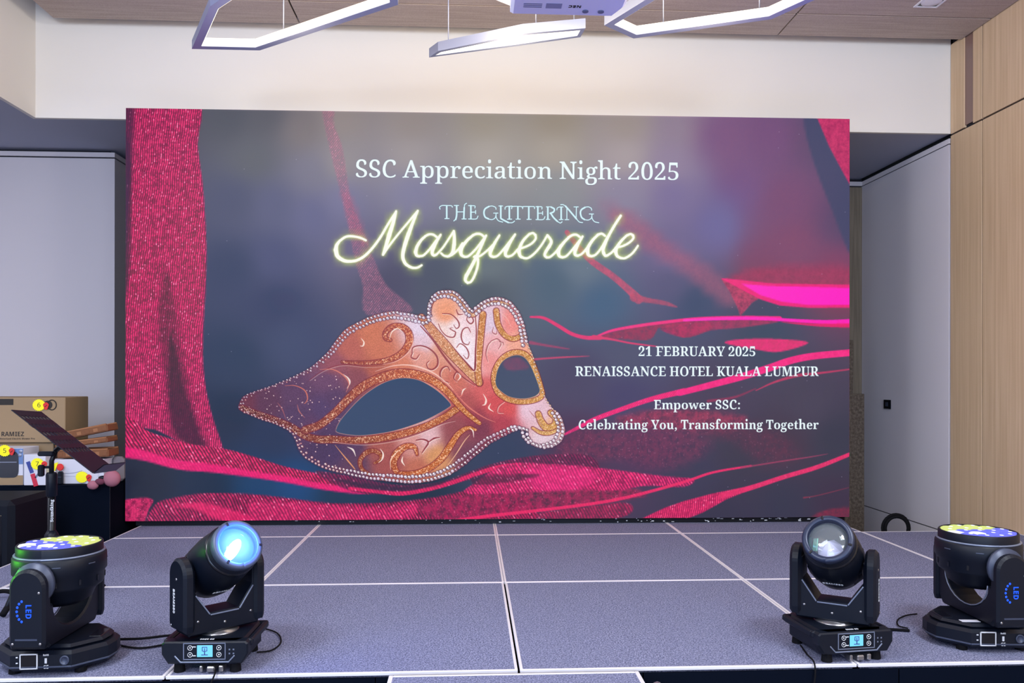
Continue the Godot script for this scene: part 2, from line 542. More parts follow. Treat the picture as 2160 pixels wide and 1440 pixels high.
# ------------------------------------------------------------------ the LED wall
func build_wall_screen() -> void:
	var turn := -atan(0.0097969)
	var o := thing("led_screen", "large LED screen showing a red and gold masquerade mask announcement, standing on the stage", "screen", Vector3(0.172, 0, -5.703), turn)
	var y0 := 0.4879
	var y1 := 3.3553
	var w := 2.5601
	# cabinets behind the picture, eight across and six up
	for i in 8:
		for j in 6:
			var a := Vector3(lerpf(-w, w, i / 8.0) + 0.0004, lerpf(y0, y1, j / 6.0) + 0.0004, -0.075)
			var b := Vector3(lerpf(-w, w, (i + 1) / 8.0) - 0.0004, lerpf(y0, y1, (j + 1) / 6.0) - 0.0004, -0.002)
			part("cabinet", span(a, b), M.black_metal, o)
	var m := flat("led_picture", Color(0.05, 0.05, 0.055), 0.43, 0.0, 0.40)
	m.emission_enabled = true
	m.emission_texture = wall_picture()
	m.emission_energy_multiplier = 1.0
	m.emission_operator = BaseMaterial3D.EMISSION_OP_ADD
	m.emission = Color.BLACK
	var s := SurfaceTool.new()
	s.begin(Mesh.PRIMITIVE_TRIANGLES)
	for k in [[0, 0], [0, 1], [1, 1], [0, 0], [1, 1], [1, 0]]:
		s.set_uv(Vector2(k[0], 1 - k[1]))
		s.set_normal(Vector3(0, 0, 1))
		s.add_vertex(Vector3(lerpf(-w, w, k[0]), lerpf(y0, y1, k[1]), 0.0))
	part("display_picture", s.commit(), m, o)
	# the ground support: a low black beam with feet
	part("base_beam", span(Vector3(-w + 0.06, STAGE + 0.001, -0.07), Vector3(w - 0.02, y0 - 0.004, -0.03)), M.black_metal, o)
	for x in [-2.42, -1.2, 0.0, 1.2, 2.42]:
		part("base_foot", span(Vector3(x - 0.03, STAGE + 0.0005, -0.6), Vector3(x + 0.03, STAGE + 0.02, -0.08)), M.black_metal, o)
		part("back_strut", Shape.new().smooth(1).tube([Vector3(x, STAGE + 0.02, -0.56), Vector3(x, 2.6, -0.08)], 0.018, 8).mesh(), M.steel, o)
	# crumbs of torn white tape along the bottom edge
	var r := RandomNumberGenerator.new()
	r.seed = 21
	var t := Shape.new()
	for i in 70:
		var x := r.randf_range(-1.6, 2.4)
		if i > 40:
			x = r.randf_range(1.0, 2.35)
		t.box(Vector3(x, r.randf_range(STAGE + 0.006, y0 - 0.001), -0.026), Vector3(r.randf_range(0.004, 0.022), r.randf_range(0.002, 0.007), 0.003))
	part("tape_scraps", t.mesh(), M.silver_print, o).set_meta("kind", "stuff")

# ------------------------------------------------------------------ pendant light rings
func ring(label: String, pts: Array, hang: Array, tall: float, wide: float) -> Node3D:
	var o := thing("pendant_light", label, "pendant light", Vector3.ZERO, 0.0, "angular pendant light rings under the oak ceiling")
	var n := pts.size()
	var mid := Vector3.ZERO
	for p in pts:
		mid += p / n
	var outer := []
	var inner := []
	for i in n:
		var p: Vector3 = pts[i]
		var d0 := (p - pts[(i - 1 + n) % n]).normalized() as Vector3
		var d1 := (pts[(i + 1) % n] - p).normalized() as Vector3
		var n0 := Vector3(-d0.z, 0, d0.x)
		if n0.dot(mid - p) < 0.0:
			n0 = -n0
		var n1 := Vector3(-d1.z, 0, d1.x)
		if n1.dot(mid - p) < 0.0:
			n1 = -n1
		var m := (n0 + n1).normalized()
		m /= maxf(0.45, m.dot(n0))
		outer.append(p)
		inner.append(p + m * wide)
	var up := Vector3(0, tall, 0)
	for i in n:
		var j := (i + 1) % n
		var s := Shape.new()
		var a: Vector3 = outer[i]
		var b: Vector3 = outer[j]
		var c: Vector3 = inner[j]
		var d: Vector3 = inner[i]
		var lip := Vector3(0, tall * 0.05, 0)
		s.quad(a, b, b + up, a + up)
		s.quad(a + up, b + up, c + up, d + up)
		s.quad(d, c, b, a)
		s.quad(d, d + lip, c + lip, c)
		s.quad(d + up - lip, d + up, c + up, c + up - lip)
		part("frame_bar", s.mesh(), M.anodised, o)
		var g := Shape.new()
		var mv := ((a + b) - (c + d)).normalized() * -0.004
		g.quad(d + lip + mv, d + up - lip + mv, c + up - lip + mv, c + lip + mv)
		g.quad(d + lip, c + lip, c + lip + mv, d + lip + mv)
		g.quad(c + up - lip, d + up - lip, d + up - lip + mv, c + up - lip + mv)
		part("light_strip", g.mesh(), M.pendant_glow, o)
	for h in hang:
		part("hanging_wire", Shape.new().smooth(1).tube([h, Vector3(h.x, CEIL, h.z)], 0.0035, 6).mesh(), M.anodised, o)
	return o

func build_pendants() -> void:
	var y := 3.425
	ring("long angular pendant light ring above the left part of the screen", [Vector3(-1.642, y, -4.85), Vector3(-1.247, y, -4.85), Vector3(-0.375, y, -4.215), Vector3(-0.36, y, -3.86), Vector3(-0.82, y, -3.72), Vector3(-1.36, y, -4.29)], [Vector3(-1.08, y + 0.05, -4.73), Vector3(-0.75, y + 0.05, -3.80)], 0.052, 0.042)
	ring("narrow pendant light ring hanging at the centre below the projector", [Vector3(-0.25, y, -4.90), Vector3(-0.192, y, -4.80), Vector3(0.295, y, -4.53), Vector3(0.637, y, -4.44), Vector3(0.625, y, -4.56), Vector3(0.28, y, -4.70)], [Vector3(-0.13, y + 0.05, -4.775), Vector3(0.37, y + 0.05, -4.535), Vector3(0.58, y + 0.05, -4.49)], 0.055, 0.022)
	ring("angular pendant light ring above the right part of the screen", [Vector3(0.735, y, -4.40), Vector3(0.93, y, -4.56), Vector3(1.623, y, -4.275), Vector3(1.80, y, -3.98), Vector3(1.45, y, -3.72), Vector3(0.98, y, -3.93)], [Vector3(1.085, y + 0.05, -4.49), Vector3(1.56, y + 0.05, -4.28), Vector3(1.2, y + 0.05, -3.84)], 0.052, 0.042)
	ring("pendant light ring half hidden behind the white projector", [Vector3(0.26, y + 0.06, -4.36), Vector3(0.42, y + 0.06, -4.37), Vector3(0.88, y + 0.06, -4.06), Vector3(0.70, y + 0.06, -3.70), Vector3(0.1, y + 0.06, -3.66), Vector3(-0.12, y + 0.06, -4.06)], [Vector3(0.36, y + 0.11, -4.35), Vector3(0.7, y + 0.11, -3.75)], 0.052, 0.042)
	for p in [Vector3(-1.05, y - 0.03, -4.42), Vector3(0.2, y - 0.03, -4.55), Vector3(1.25, y - 0.03, -4.2), Vector3(0.35, y + 0.0, -4.0)]:
		lamp("pendant_lamp", p, Color(1.0, 0.91, 0.77), PENDANT, 0.22)
	# square recessed downlights
	for d in [["square white recessed downlight near the oak wall", Vector3(3.10, CEIL, -5.27)], ["square white recessed downlight above the projector cable", Vector3(1.02, CEIL, -5.33)]]:
		var o := thing("downlight", d[0], "downlight", d[1], 0.0, "square recessed downlights")
		for s in [-1, 1]:
			part("frame", span(Vector3(s * 0.082, -0.006, -0.082), Vector3(s * 0.068, 0.001, 0.082)), M.white_plastic, o)
			part("frame", span(Vector3(-0.068, -0.006, s * 0.082), Vector3(0.068, 0.001, s * 0.068)), M.white_plastic, o)
		part("recess", span(Vector3(-0.068, -0.002, -0.068), Vector3(0.068, 0.0005, 0.068)), M.black_gloss, o)
		part("lens", Shape.new().smooth(1).lathe([Vector2(0.066, -0.002), Vector2(0.064, -0.006), Vector2(0.045, -0.003), Vector2(0.03, -0.005), Vector2(0.0001, -0.004)], 24).mesh(), M.white_plastic, o)

const PENDANT := 0.52

func build_projector() -> void:
	var o := thing("projector", "white ceiling projector seen from below at the top of the picture", "projector", Vector3(0.365, 2.895, -2.98), 0.0)
	var pl := PackedVector2Array([Vector2(-0.212, -0.14), Vector2(-0.212, 0.15), Vector2(0.222, 0.15), Vector2(0.222, -0.06), Vector2(0.19, -0.14)])
	# body: outline in plan, lifted to its height
	var xf := Transform3D(Basis(Vector3(1, 0, 0), Vector3(0, 0, 1), Vector3(0, 1, 0)), Vector3.ZERO)
	var s := Shape.new()
	s.prism(pl, 0.0, 0.12, 0.012, xf)
	part("body", s.mesh(), M.white_plastic, o)
	for k in 3:
		part("vent_slot", span(Vector3(-0.165, -0.0012, -0.04 - k * 0.013), Vector3(-0.095, 0.001, -0.045 - k * 0.013)), M.edge_trim, o)
	part("cover_plate", span(Vector3(-0.08, -0.0012, -0.035), Vector3(-0.02, 0.001, -0.075)), M.anodised, o)
	part("foot", Shape.new().lathe([Vector2(0.0001, -0.004), Vector2(0.012, -0.004), Vector2(0.012, 0.0)], 12, Transform3D(Basis(), Vector3(0.075, 0, -0.092))).mesh(), M.edge_trim, o)
	part("foot", Shape.new().lathe([Vector2(0.0001, -0.004), Vector2(0.012, -0.004), Vector2(0.012, 0.0)], 12, Transform3D(Basis(), Vector3(0.135, 0, -0.092))).mesh(), M.edge_trim, o)
	words("NEC", 0.018, M.ink, o, Transform3D(Basis(Vector3(-1, 0, 0), Vector3(0, 0, -1), Vector3(0, -1, 0)), Vector3(0.03, -0.001, -0.055)))
	part("mount_pole", Shape.new().smooth(1).tube([Vector3(0, 0.11, 0.02), Vector3(0, CEIL - 2.895, 0.02)], 0.025, 12).mesh(), M.white_plastic, o)
	part("lens", Shape.new().smooth(1).lathe([Vector2(0.04, 0.0), Vector2(0.04, 0.03), Vector2(0.03, 0.03), Vector2(0.0001, 0.02)], 20, Transform3D(Basis(Vector3(1, 0, 0), Vector3(0, 0, -1), Vector3(0, 1, 0)), Vector3(-0.12, 0.06, -0.138))).mesh(), M.black_gloss, o)

# ------------------------------------------------------------------ moving-head beam lights
func beam_light(label: String, at: Vector3, turn: float, pan: float, tilt: float, lit: bool, mirror: float) -> Node3D:
	var o := thing("beam_light", label, "stage light", at, turn, "moving-head beam lights")
	# base: low body, front fascia, two handles
	var plan := PackedVector2Array([Vector2(-0.108, 0.135), Vector2(0.108, 0.135), Vector2(0.130, 0.10), Vector2(0.130, -0.10), Vector2(0.108, -0.135), Vector2(-0.108, -0.135), Vector2(-0.130, -0.10), Vector2(-0.130, 0.10)])
	var flatx := Transform3D(Basis(Vector3(1, 0, 0), Vector3(0, 0, 1), Vector3(0, 1, 0)), Vector3(0, 0, 0))
	part("base", Shape.new().prism(plan, 0.028, 0.112, 0.008, flatx).mesh(), M.black_plastic, o)
	var fas := PackedVector2Array([Vector2(-0.150, 0.104), Vector2(-0.150, 0.068), Vector2(-0.128, 0.034), Vector2(0.128, 0.034), Vector2(0.150, 0.068), Vector2(0.150, 0.104), Vector2(0.141, 0.112), Vector2(-0.141, 0.112)])
	part("fascia", Shape.new().prism(fas, 0.095, 0.142, 0.005).mesh(), M.black_plastic, o)
	for s in [-1, 1]:
		var h := Shape.new()
		h.box(Vector3(s * 0.146, 0.098, 0.0), Vector3(0.022, 0.026, 0.20), 0.006)
		h.box(Vector3(s * 0.130, 0.098, -0.105), Vector3(0.05, 0.026, 0.024), 0.006)
		h.box(Vector3(s * 0.130, 0.098, 0.10), Vector3(0.05, 0.026, 0.024), 0.006)
		part("handle", h.mesh(), M.black_plastic, o)
		for z in [-0.10, 0.11]:
			part("foot", Shape.new().lathe([Vector2(0.0001, 0), Vector2(0.02, 0), Vector2(0.017, 0.03), Vector2(0.0001, 0.03)], 14, Transform3D(Basis(), Vector3(s * 0.098, 0, z))).mesh(), M.black_rubber, o)
	# control panel on the fascia
	var pz := 0.1425
	var fr := Shape.new()
	for q in [[-0.072, 0.0, 0.003, 0.06], [0.072, 0.0, 0.003, 0.06], [0.0, -0.028, 0.147, 0.003], [0.0, 0.028, 0.147, 0.003]]:
		fr.box(Vector3(q[0], 0.079 + q[1], pz), Vector3(q[2], q[3], 0.003))
	part("panel_frame", fr.mesh(), M.edge_trim, o)
	var disp := part("display", span(Vector3(-0.026, 0.059, pz - 0.003), Vector3(0.028, 0.100, pz + 0.001), 0.001), M.display_glow, o)
	var ic := Shape.new()
	ic.smooth(1).tube([Vector3(-0.007, 0.094, pz + 0.002), Vector3(0.009, 0.094, pz + 0.002), Vector3(0.009, 0.081, pz + 0.002), Vector3(0.001, 0.078, pz + 0.002), Vector3(-0.007, 0.081, pz + 0.002)], 0.0016, 6, true)
	ic.tube([Vector3(0.001, 0.090, pz + 0.002), Vector3(0.001, 0.068, pz + 0.002)], 0.0016, 6)
	ic.tube([Vector3(-0.010, 0.067, pz + 0.002), Vector3(0.012, 0.067, pz + 0.002)], 0.0016, 6)
	part("display_icon", ic.mesh(), M.blue_print, disp)
	for q in [[-0.05, 0.091], [-0.05, 0.067], [0.05, 0.091], [0.05, 0.067]]:
		var cp := []
		for k in 14:
			cp.append(Vector3(q[0] + 0.008 * cos(TAU * k / 14), q[1] + 0.008 * sin(TAU * k / 14), pz + 0.0005))
		var b := part("button", Shape.new().smooth(1).tube(cp, 0.0011, 5, true).box(Vector3(q[0], q[1], pz), Vector3(0.005, 0.005, 0.003), 0.001).mesh(), M.silver_print, o)
	for q in [[-0.036, 0.093], [-0.036, 0.062]]:
		part("panel_mark", span(Vector3(q[0] - 0.006, q[1], pz - 0.001), Vector3(q[0] + 0.006, q[1] + 0.003, pz + 0.0006)), M.silver_print, o)
	for k in 4:
		part("indicator", span(Vector3(0.084 + 0.014 * (k % 2), 0.068 + 0.014 * (k / 2), pz - 0.002), Vector3(0.089 + 0.014 * (k % 2), 0.073 + 0.014 * (k / 2), pz + 0.0004)), M.edge_trim, o)
	var ch := Shape.new()
	ch.box(Vector3(0.0, 0.041, 0.1425), Vector3(0.17, 0.0045, 0.004), 0.001)
	for s in [-1, 1]:
		ch.box(Vector3(s * 0.0935, 0.0525, 0.1425), Vector3(0.0045, 0.030, 0.004), 0.001, Basis(Vector3(0, 0, 1), -s * 0.75))
	part("trim_line", ch.mesh(), M.edge_trim, o)
	# omega bracket below
	part("clamp_bracket", Shape.new().box(Vector3(0.02, 0.014, 0.118), Vector3(0.028, 0.02, 0.05), 0.004).box(Vector3(-0.015, 0.014, 0.118), Vector3(0.012, 0.022, 0.04), 0.003).box(Vector3(0.055, 0.015, 0.118), Vector3(0.016, 0.022, 0.045), 0.003).box(Vector3(0.02, 0.024, 0.05), Vector3(0.11, 0.006, 0.06), 0.002).mesh(), M.steel, o)
	part("pivot", Shape.new().smooth(1).lathe([Vector2(0.075, 0.11), Vector2(0.072, 0.118), Vector2(0.032, 0.122), Vector2(0.032, 0.15), Vector2(0.0001, 0.15)], 28).mesh(), M.steel, o)
	words("0060 60", 0.010, M.silver_print, o, Transform3D(Basis(Vector3(1, 0, 0), Vector3(0, 0, -1), Vector3(0, 1, 0)), Vector3(0.0, 0.1125, 0.115)))
	# yoke: a frame with a V-shaped opening, turned by the pan angle
	var yb := Basis(Vector3.UP, pan)
	var yx := Transform3D(yb, Vector3(0, 0.122, 0))
	var yp := PackedVector2Array([
		Vector2(-0.13, 0.0), Vector2(0.13, 0.0), Vector2(0.138, 0.02), Vector2(0.138, 0.23), Vector2(0.108, 0.23), Vector2(0.108, 0.150), Vector2(0.055, 0.072), Vector2(-0.055, 0.072), Vector2(-0.108, 0.150), Vector2(-0.108, 0.23), Vector2(-0.138, 0.23), Vector2(-0.138, 0.02)])
	part("yoke", Shape.new().prism(yp, -0.055, 0.055, 0.006).mesh(), M.black_plastic, o, yx)
	var vt := Shape.new()
	vt.box(Vector3(0.0, 0.066, 0.0565), Vector3(0.108, 0.005, 0.003), 0.001)
	for s in [-1, 1]:
		vt.box(Vector3(s * 0.0825, 0.106, 0.0565), Vector3(0.005, 0.092, 0.003), 0.001, Basis(Vector3(0, 0, 1), -s * 0.605))
	part("yoke_trim", vt.mesh(), M.edge_trim, o, yx)
	for s in [-1, 1]:
		# arm cover: rounded top, seen from the side as a long shield
		var side := PackedVector2Array([Vector2(-0.062, 0.015), Vector2(0.062, 0.015), Vector2(0.066, 0.04)])
		for k in 17:
			var t := PI * k / 16.0
			side.append(Vector2(0.066 * cos(t), 0.212 + 0.062 * sin(t)))
		side.append(Vector2(-0.066, 0.04))
		var ax := Transform3D(Basis(Vector3(0, 0, -s), Vector3(0, 1, 0), Vector3(s, 0, 0)), Vector3.ZERO)
		var cover := part("arm_cover", Shape.new().prism(side, 0.112, 0.154, 0.010, ax).mesh(), M.black_plastic, o, yx)
		words("BEAM380", 0.014, M.silver_print, cover, Transform3D(Basis(Vector3(0, -1, 0), Vector3(0, 0, -s), Vector3(s, 0, 0)), Vector3(s * 0.1545, 0.12, -0.02)))
		for q in [[0.0, 0.20], [-0.045, 0.03]]:
			part("screw", Shape.new().smooth(1).lathe([Vector2(0.005, 0), Vector2(0.004, 0.002), Vector2(0.0001, 0.0025)], 10, Transform3D(Basis(Vector3(0, s, 0), Vector3(s, 0, 0), Vector3(0, 0, -1)), Vector3(s * 0.154, q[1], q[0]))).mesh(), M.steel, o, yx)
	for q in [Vector3(-0.10, 0.05, 0.056), Vector3(0.0, 0.03, 0.056), Vector3(0.10, 0.05, 0.056)]:
		part("screw", Shape.new().smooth(1).lathe([Vector2(0.005, 0), Vector2(0.004, 0.002), Vector2(0.0001, 0.0025)], 10, Transform3D(Basis(Vector3(1, 0, 0), Vector3(0, 0, 1), Vector3(0, -1, 0)), q)).mesh(), M.steel, o, yx)
	# head: its axis is local y of hx
	var hb := yb * Basis(Vector3.RIGHT, PI / 2 - tilt)
	var hx := Transform3D(hb, Vector3(0, 0.358, 0))
	part("head", Shape.new().smooth(1).lathe([Vector2(0.0001, -0.135), Vector2(0.082, -0.135), Vector2(0.094, -0.12), Vector2(0.104, -0.06), Vector2(0.105, 0.02), Vector2(0.098, 0.10), Vector2(0.088, 0.152), Vector2(0.084, 0.156)], 44).mesh(), M.black_plastic, o, hx)
	part("head_seam", Shape.new().smooth(1).lathe([Vector2(0.094, 0.118), Vector2(0.0975, 0.121), Vector2(0.0962, 0.127), Vector2(0.090, 0.13)], 44).mesh(), M.black_gloss, o, hx)
	# rear shroud of the head, squarer
	part("head_shroud", Shape.new().box(Vector3(0, -0.055, 0.0), Vector3(0.196, 0.125, 0.150), 0.028).mesh(), M.black_plastic, o, hx)
	var ring_ := Shape.new().smooth(1).lathe([Vector2(0.084, 0.148), Vector2(0.0895, 0.152), Vector2(0.091, 0.178), Vector2(0.088, 0.184), Vector2(0.0715, 0.186), Vector2(0.0695, 0.182), Vector2(0.069, 0.135)], 48).mesh()
	part("lens_ring", ring_, M.ring_lit if lit else M.ring_unlit, o, hx)
	for k in 3:
		var t := TAU * (k + 0.1) / 3.0
		part("ring_clip", Shape.new().box(Vector3(0.080 * cos(t), 0.1865, 0.080 * sin(t)), Vector3(0.014, 0.003, 0.008), 0.001, Basis(Vector3.UP, -t)).mesh(), M.black_gloss, o, hx)
	words("BEAM380", 0.012, M.silver_print, o, hx * Transform3D(Basis(Vector3(1, 0, 0), Vector3(0, 1, 0), Vector3(0, 0, 1)), Vector3(0.0, -0.02, 0.1050)))
	if lit:
		part("reflector_glow", Shape.new().smooth(1).lathe([Vector2(0.0695, 0.150), Vector2(0.058, 0.128), Vector2(0.035, 0.11), Vector2(0.0001, 0.105)], 40).mesh(), M.lens_glow, o, hx)
		var bs := Shape.new().smooth(1)
		bs.lathe([Vector2(0.024, 0.0), Vector2(0.020, 0.012), Vector2(0.012, 0.018), Vector2(0.0001, 0.02)], 24, Transform3D(Basis(Vector3(0, 1, 0), -0.80) * Basis.from_scale(Vector3(0.85, 1.0, 2.1)), Vector3(-0.004, 0.138, 0.006)))
		part("lamp_core_glow", bs.mesh(), M.core_glow, o, hx)
		spot("beam_lamp", hx * Vector3(0, 0.19, 0), hb * Vector3.UP, Color(0.55, 0.75, 1.0), 2.0, 0.06, 20.0, 0.3, o)
		lamp("lens_lamp", hx * Vector3(-0.0, 0.215, 0.0), Color(0.25, 0.5, 1.0), 0.16, 0.03, o)
	else:
		part("reflector", Shape.new().smooth(1).lathe([Vector2(0.0695, 0.150), Vector2(0.063, 0.10), Vector2(0.045, 0.06), Vector2(0.02, 0.045), Vector2(0.0001, 0.045)], 40).mesh(), M.dark_mirror, o, hx)
		var pr := Shape.new()
		var top := Vector3(-0.006, 0.122, -0.012)
		var cols := []
		for k in 8:
			cols.append(Vector3(0.048 * cos(TAU * k / 8 + 0.2), 0.098, 0.016 + 0.044 * sin(TAU * k / 8 + 0.2)))
		for k in 8:
			pr.tri(top, cols[(k + 1) % 8], cols[k])
		part("prism_wheel", pr.mesh(), M.prism_glass, o, hx)
		part("colour_filter", Shape.new().box(Vector3(-0.052, 0.115, 0.005), Vector3(0.02, 0.004, 0.05), 0.001, Basis(Vector3(0, 0, 1), 0.5)).mesh(), M.green_glass, o, hx)
	part("lens", Shape.new().smooth(1).lathe([Vector2(0.0700, 0.160), Vector2(0.057, 0.168), Vector2(0.035, 0.174), Vector2(0.0001, 0.176)], 40).mesh(), M.clear_glass, o, hx)
	return o

func build_beam_lights() -> void:
	flat("ring_unlit", rgb(30, 40, 66), 0.35, 0.2)  # same ring finish, shade of the unlit head put into the colour
	flat("ring_lit", rgb(70, 80, 104), 0.4, 0.2)  # lighter copy of the ring finish for the lit head
	glow("lens_glow", rgb(60, 150, 255), 0.9)
	glow("core_glow", rgb(236, 250, 255), 3.0)
	flat("dark_mirror", rgb(40, 52, 84), 0.12, 0.95)
	flat("prism_glass", rgb(206, 204, 240), 0.18, 0.35)
	flat("green_glass", rgb(96, 170, 140), 0.15, 0.3)
	beam_light("lit beam moving head with a blue-white glowing lens, front left of the stage", Vector3(-0.925, STAGE + 0.001, -3.02), -0.02, 0.76, 0.52, true, 1.0)
	beam_light("unlit beam moving head with a dark glassy lens, front right of the stage", Vector3(1.395, STAGE + 0.001, -3.02), 0.12, -0.70, 0.54, false, -1.0)

# ------------------------------------------------------------------ moving-head LED wash lights
func wash_light(label: String, at: Vector3, turn: float, pan: float, mirror: float) -> void:
	var o := thing("wash_light", label, "stage light", at, turn, "LED wash moving heads with glowing discs")
	o.scale = Vector3(0.925, 0.985, 0.925)
	var flatx := Transform3D(Basis(Vector3(1, 0, 0), Vector3(0, 0, 1), Vector3(0, 1, 0)), Vector3.ZERO)
	var plan := PackedVector2Array([Vector2(-0.11, 0.155), Vector2(0.11, 0.155), Vector2(0.205, 0.06), Vector2(0.215, 0.0), Vector2(0.205, -0.06), Vector2(0.11, -0.155), Vector2(-0.11, -0.155), Vector2(-0.205, -0.06), Vector2(-0.215, 0.0), Vector2(-0.205, 0.06)])
	var plan2 := PackedVector2Array()
	for p in plan:
		plan2.append(p * 0.90)
	part("base", Shape.new().prism(plan, 0.018, 0.088, 0.012, flatx).mesh(), M.black_plastic, o)
	part("base_top", Shape.new().prism(plan2, 0.086, 0.106, 0.010, flatx).mesh(), M.black_plastic, o)
	var lip := Shape.new()
	for i in plan.size():
		var a := plan[i] * 1.004
		var b := plan[(i + 1) % plan.size()] * 1.004
		var d := (b - a).normalized()
		lip.box(Vector3((a.x + b.x) * 0.5, 0.034, (a.y + b.y) * 0.5), Vector3(a.distance_to(b), 0.006, 0.005), 0.001, Basis(Vector3(d.x, 0, d.y), Vector3.UP, Vector3(-d.y, 0, d.x)))
	part("base_trim", lip.mesh(), M.trim_dark, o)
	for s in [-1, 1]:
		for z in [-0.10, 0.10]:
			part("foot", Shape.new().lathe([Vector2(0.0001, 0), Vector2(0.022, 0), Vector2(0.02, 0.02), Vector2(0.0001, 0.02)], 14, Transform3D(Basis(), Vector3(s * 0.12, 0, z))).mesh(), M.black_rubber, o)
		# open handle wells in the top
		part("handle_well", Shape.new().box(Vector3(s * 0.150, 0.103, 0.0), Vector3(0.05, 0.010, 0.10), 0.004).mesh(), M.black_gloss, o)
	# connectors on the front face
	var fz := 0.1565
	var pf := Shape.new()
	for q in [[-0.073, 0.0, 0.004, 0.054], [-0.013, 0.0, 0.004, 0.054], [-0.043, -0.025, 0.064, 0.004], [-0.043, 0.025, 0.064, 0.004]]:
		pf.box(Vector3(q[0], 0.055 + q[1], fz), Vector3(q[2], q[3], 0.004))
	part("display_frame", pf.mesh(), M.silver_print, o)
	part("display", span(Vector3(minf(-0.071, -0.015), 0.031, fz - 0.003), Vector3(maxf(-0.071, -0.015), 0.079, fz + 0.0005)), M.black_gloss, o)
	words("CE", 0.012, M.silver_print, o, Transform3D(Basis(), Vector3(0.018, 0.034, fz - 0.001)))
	words("RoHS", 0.006, M.silver_print, o, Transform3D(Basis(), Vector3(0.018, 0.076, fz - 0.001)))
	part("label_mark", Shape.new().box(Vector3(0.018, 0.056, fz), Vector3(0.008, 0.018, 0.002)).mesh(), M.silver_print, o)
	part("connector", Shape.new().smooth(1).lathe([Vector2(0.017, 0), Vector2(0.017, 0.004), Vector2(0.012, 0.004), Vector2(0.012, 0.001), Vector2(0.0001, 0.001)], 20, Transform3D(Basis(Vector3(1, 0, 0), Vector3(0, 0, 1), Vector3(0, -1, 0)), Vector3(0.085, 0.056, fz - 0.001))).mesh(), M.trim_dark, o)
	part("paper_label", Shape.new().box(Vector3(-0.085, 0.1065, 0.095), Vector3(0.075, 0.001, 0.03)).mesh(), M.paper, o)
	for k in 2:
		part("panel_mark", span(Vector3((-0.086) - 0.003, 0.048 + k * 0.02, fz - 0.002), Vector3((-0.086) + 0.004, 0.052 + k * 0.02, fz + 0.0005)), M.silver_print, o)
	# yoke, turned by the pan angle: arms at local +x and -x
	var yb := Basis(Vector3.UP, pan)
	var yx := Transform3D(yb, Vector3(0, 0.108, 0))
	var yp := PackedVector2Array([Vector2(-0.17, 0.0), Vector2(0.17, 0.0), Vector2(0.205, 0.04), Vector2(0.215, 0.10), Vector2(0.215, 0.20), Vector2(0.17, 0.20), Vector2(0.165, 0.15)])
	for k in 13:
		var t := PI * k / 12.0
		yp.append(Vector2(0.150 * cos(t), 0.15 - 0.105 * sin(t)))
	yp.append_array(PackedVector2Array([Vector2(-0.165, 0.15), Vector2(-0.17, 0.20), Vector2(-0.215, 0.20), Vector2(-0.215, 0.10), Vector2(-0.205, 0.04)]))
	part("yoke", Shape.new().prism(yp, -0.055, 0.055, 0.007).mesh(), M.black_plastic, o, yx)
	var arc := []
	for k in 13:
		var t := PI * k / 12.0
		arc.append(Vector3(0.151 * cos(t), 0.15 - 0.106 * sin(t), 0.055))
	part("yoke_trim", Shape.new().smooth(1).tube(arc, 0.003, 6).mesh(), M.edge_trim, o, yx)
	for s in [-1, 1]:
		var side := PackedVector2Array([Vector2(-0.060, 0.01), Vector2(0.060, 0.01), Vector2(0.066, 0.03)])
		for k in 17:
			var t := PI * k / 16.0
			side.append(Vector2(0.066 * cos(t), 0.222 + 0.062 * sin(t)))
		side.append(Vector2(-0.066, 0.03))
		var ax := Transform3D(Basis(Vector3(0, 0, -s), Vector3(0, 1, 0), Vector3(s, 0, 0)), Vector3.ZERO)
		var cover := part("arm_cover", Shape.new().prism(side, 0.195, 0.232, 0.010, ax).mesh(), M.black_plastic, o, yx)
		part("arm_cap", Shape.new().smooth(1).lathe([Vector2(0.070, 0.168), Vector2(0.074, 0.172), Vector2(0.074, 0.190), Vector2(0.0001, 0.192)], 24, Transform3D(Basis(Vector3(0, s, 0), Vector3(s, 0, 0), Vector3(0, 0, -1)), Vector3(0, 0.225, 0))).mesh(), M.trim_dark, o, yx)
		part("arm_slot", Shape.new().box(Vector3(s * 0.2325, 0.045, 0), Vector3(0.002, 0.006, 0.08), 0.0).mesh(), M.trim_dark, cover)
		var face := Transform3D(Basis(Vector3(0, -1, 0), Vector3(0, 0, -s), Vector3(s, 0, 0)), Vector3(s * 0.2325, 0.142, -s * 0.008))
		words("LED", 0.020, M.blue_logo_glow, cover, face, "lettering_glow")
		for k in 7:
			var t := lerpf(-1.15, 1.15, k / 6.0)
			part("logo_dot_glow", Shape.new().smooth(1).lathe([Vector2(0.0048, 0), Vector2(0.0035, 0.0015), Vector2(0.0001, 0.0018)], 10, Transform3D(Basis(Vector3(0, s, 0), Vector3(s, 0, 0), Vector3(0, 0, -1)), Vector3(s * 0.2325, 0.142 + 0.038 * sin(t), s * (0.006 + 0.030 * cos(t) - 0.002)))).mesh(), M.blue_logo_glow, cover)
		for q in [[0.045, 0.205], [0.05, 0.03], [-0.05, 0.03]]:
			part("screw", Shape.new().smooth(1).lathe([Vector2(0.005, 0), Vector2(0.004, 0.002), Vector2(0.0001, 0.0025)], 10, Transform3D(Basis(Vector3(0, s, 0), Vector3(s, 0, 0), Vector3(0, 0, -1)), Vector3(s * 0.232, q[1], -s * q[0]))).mesh(), M.steel, cover)
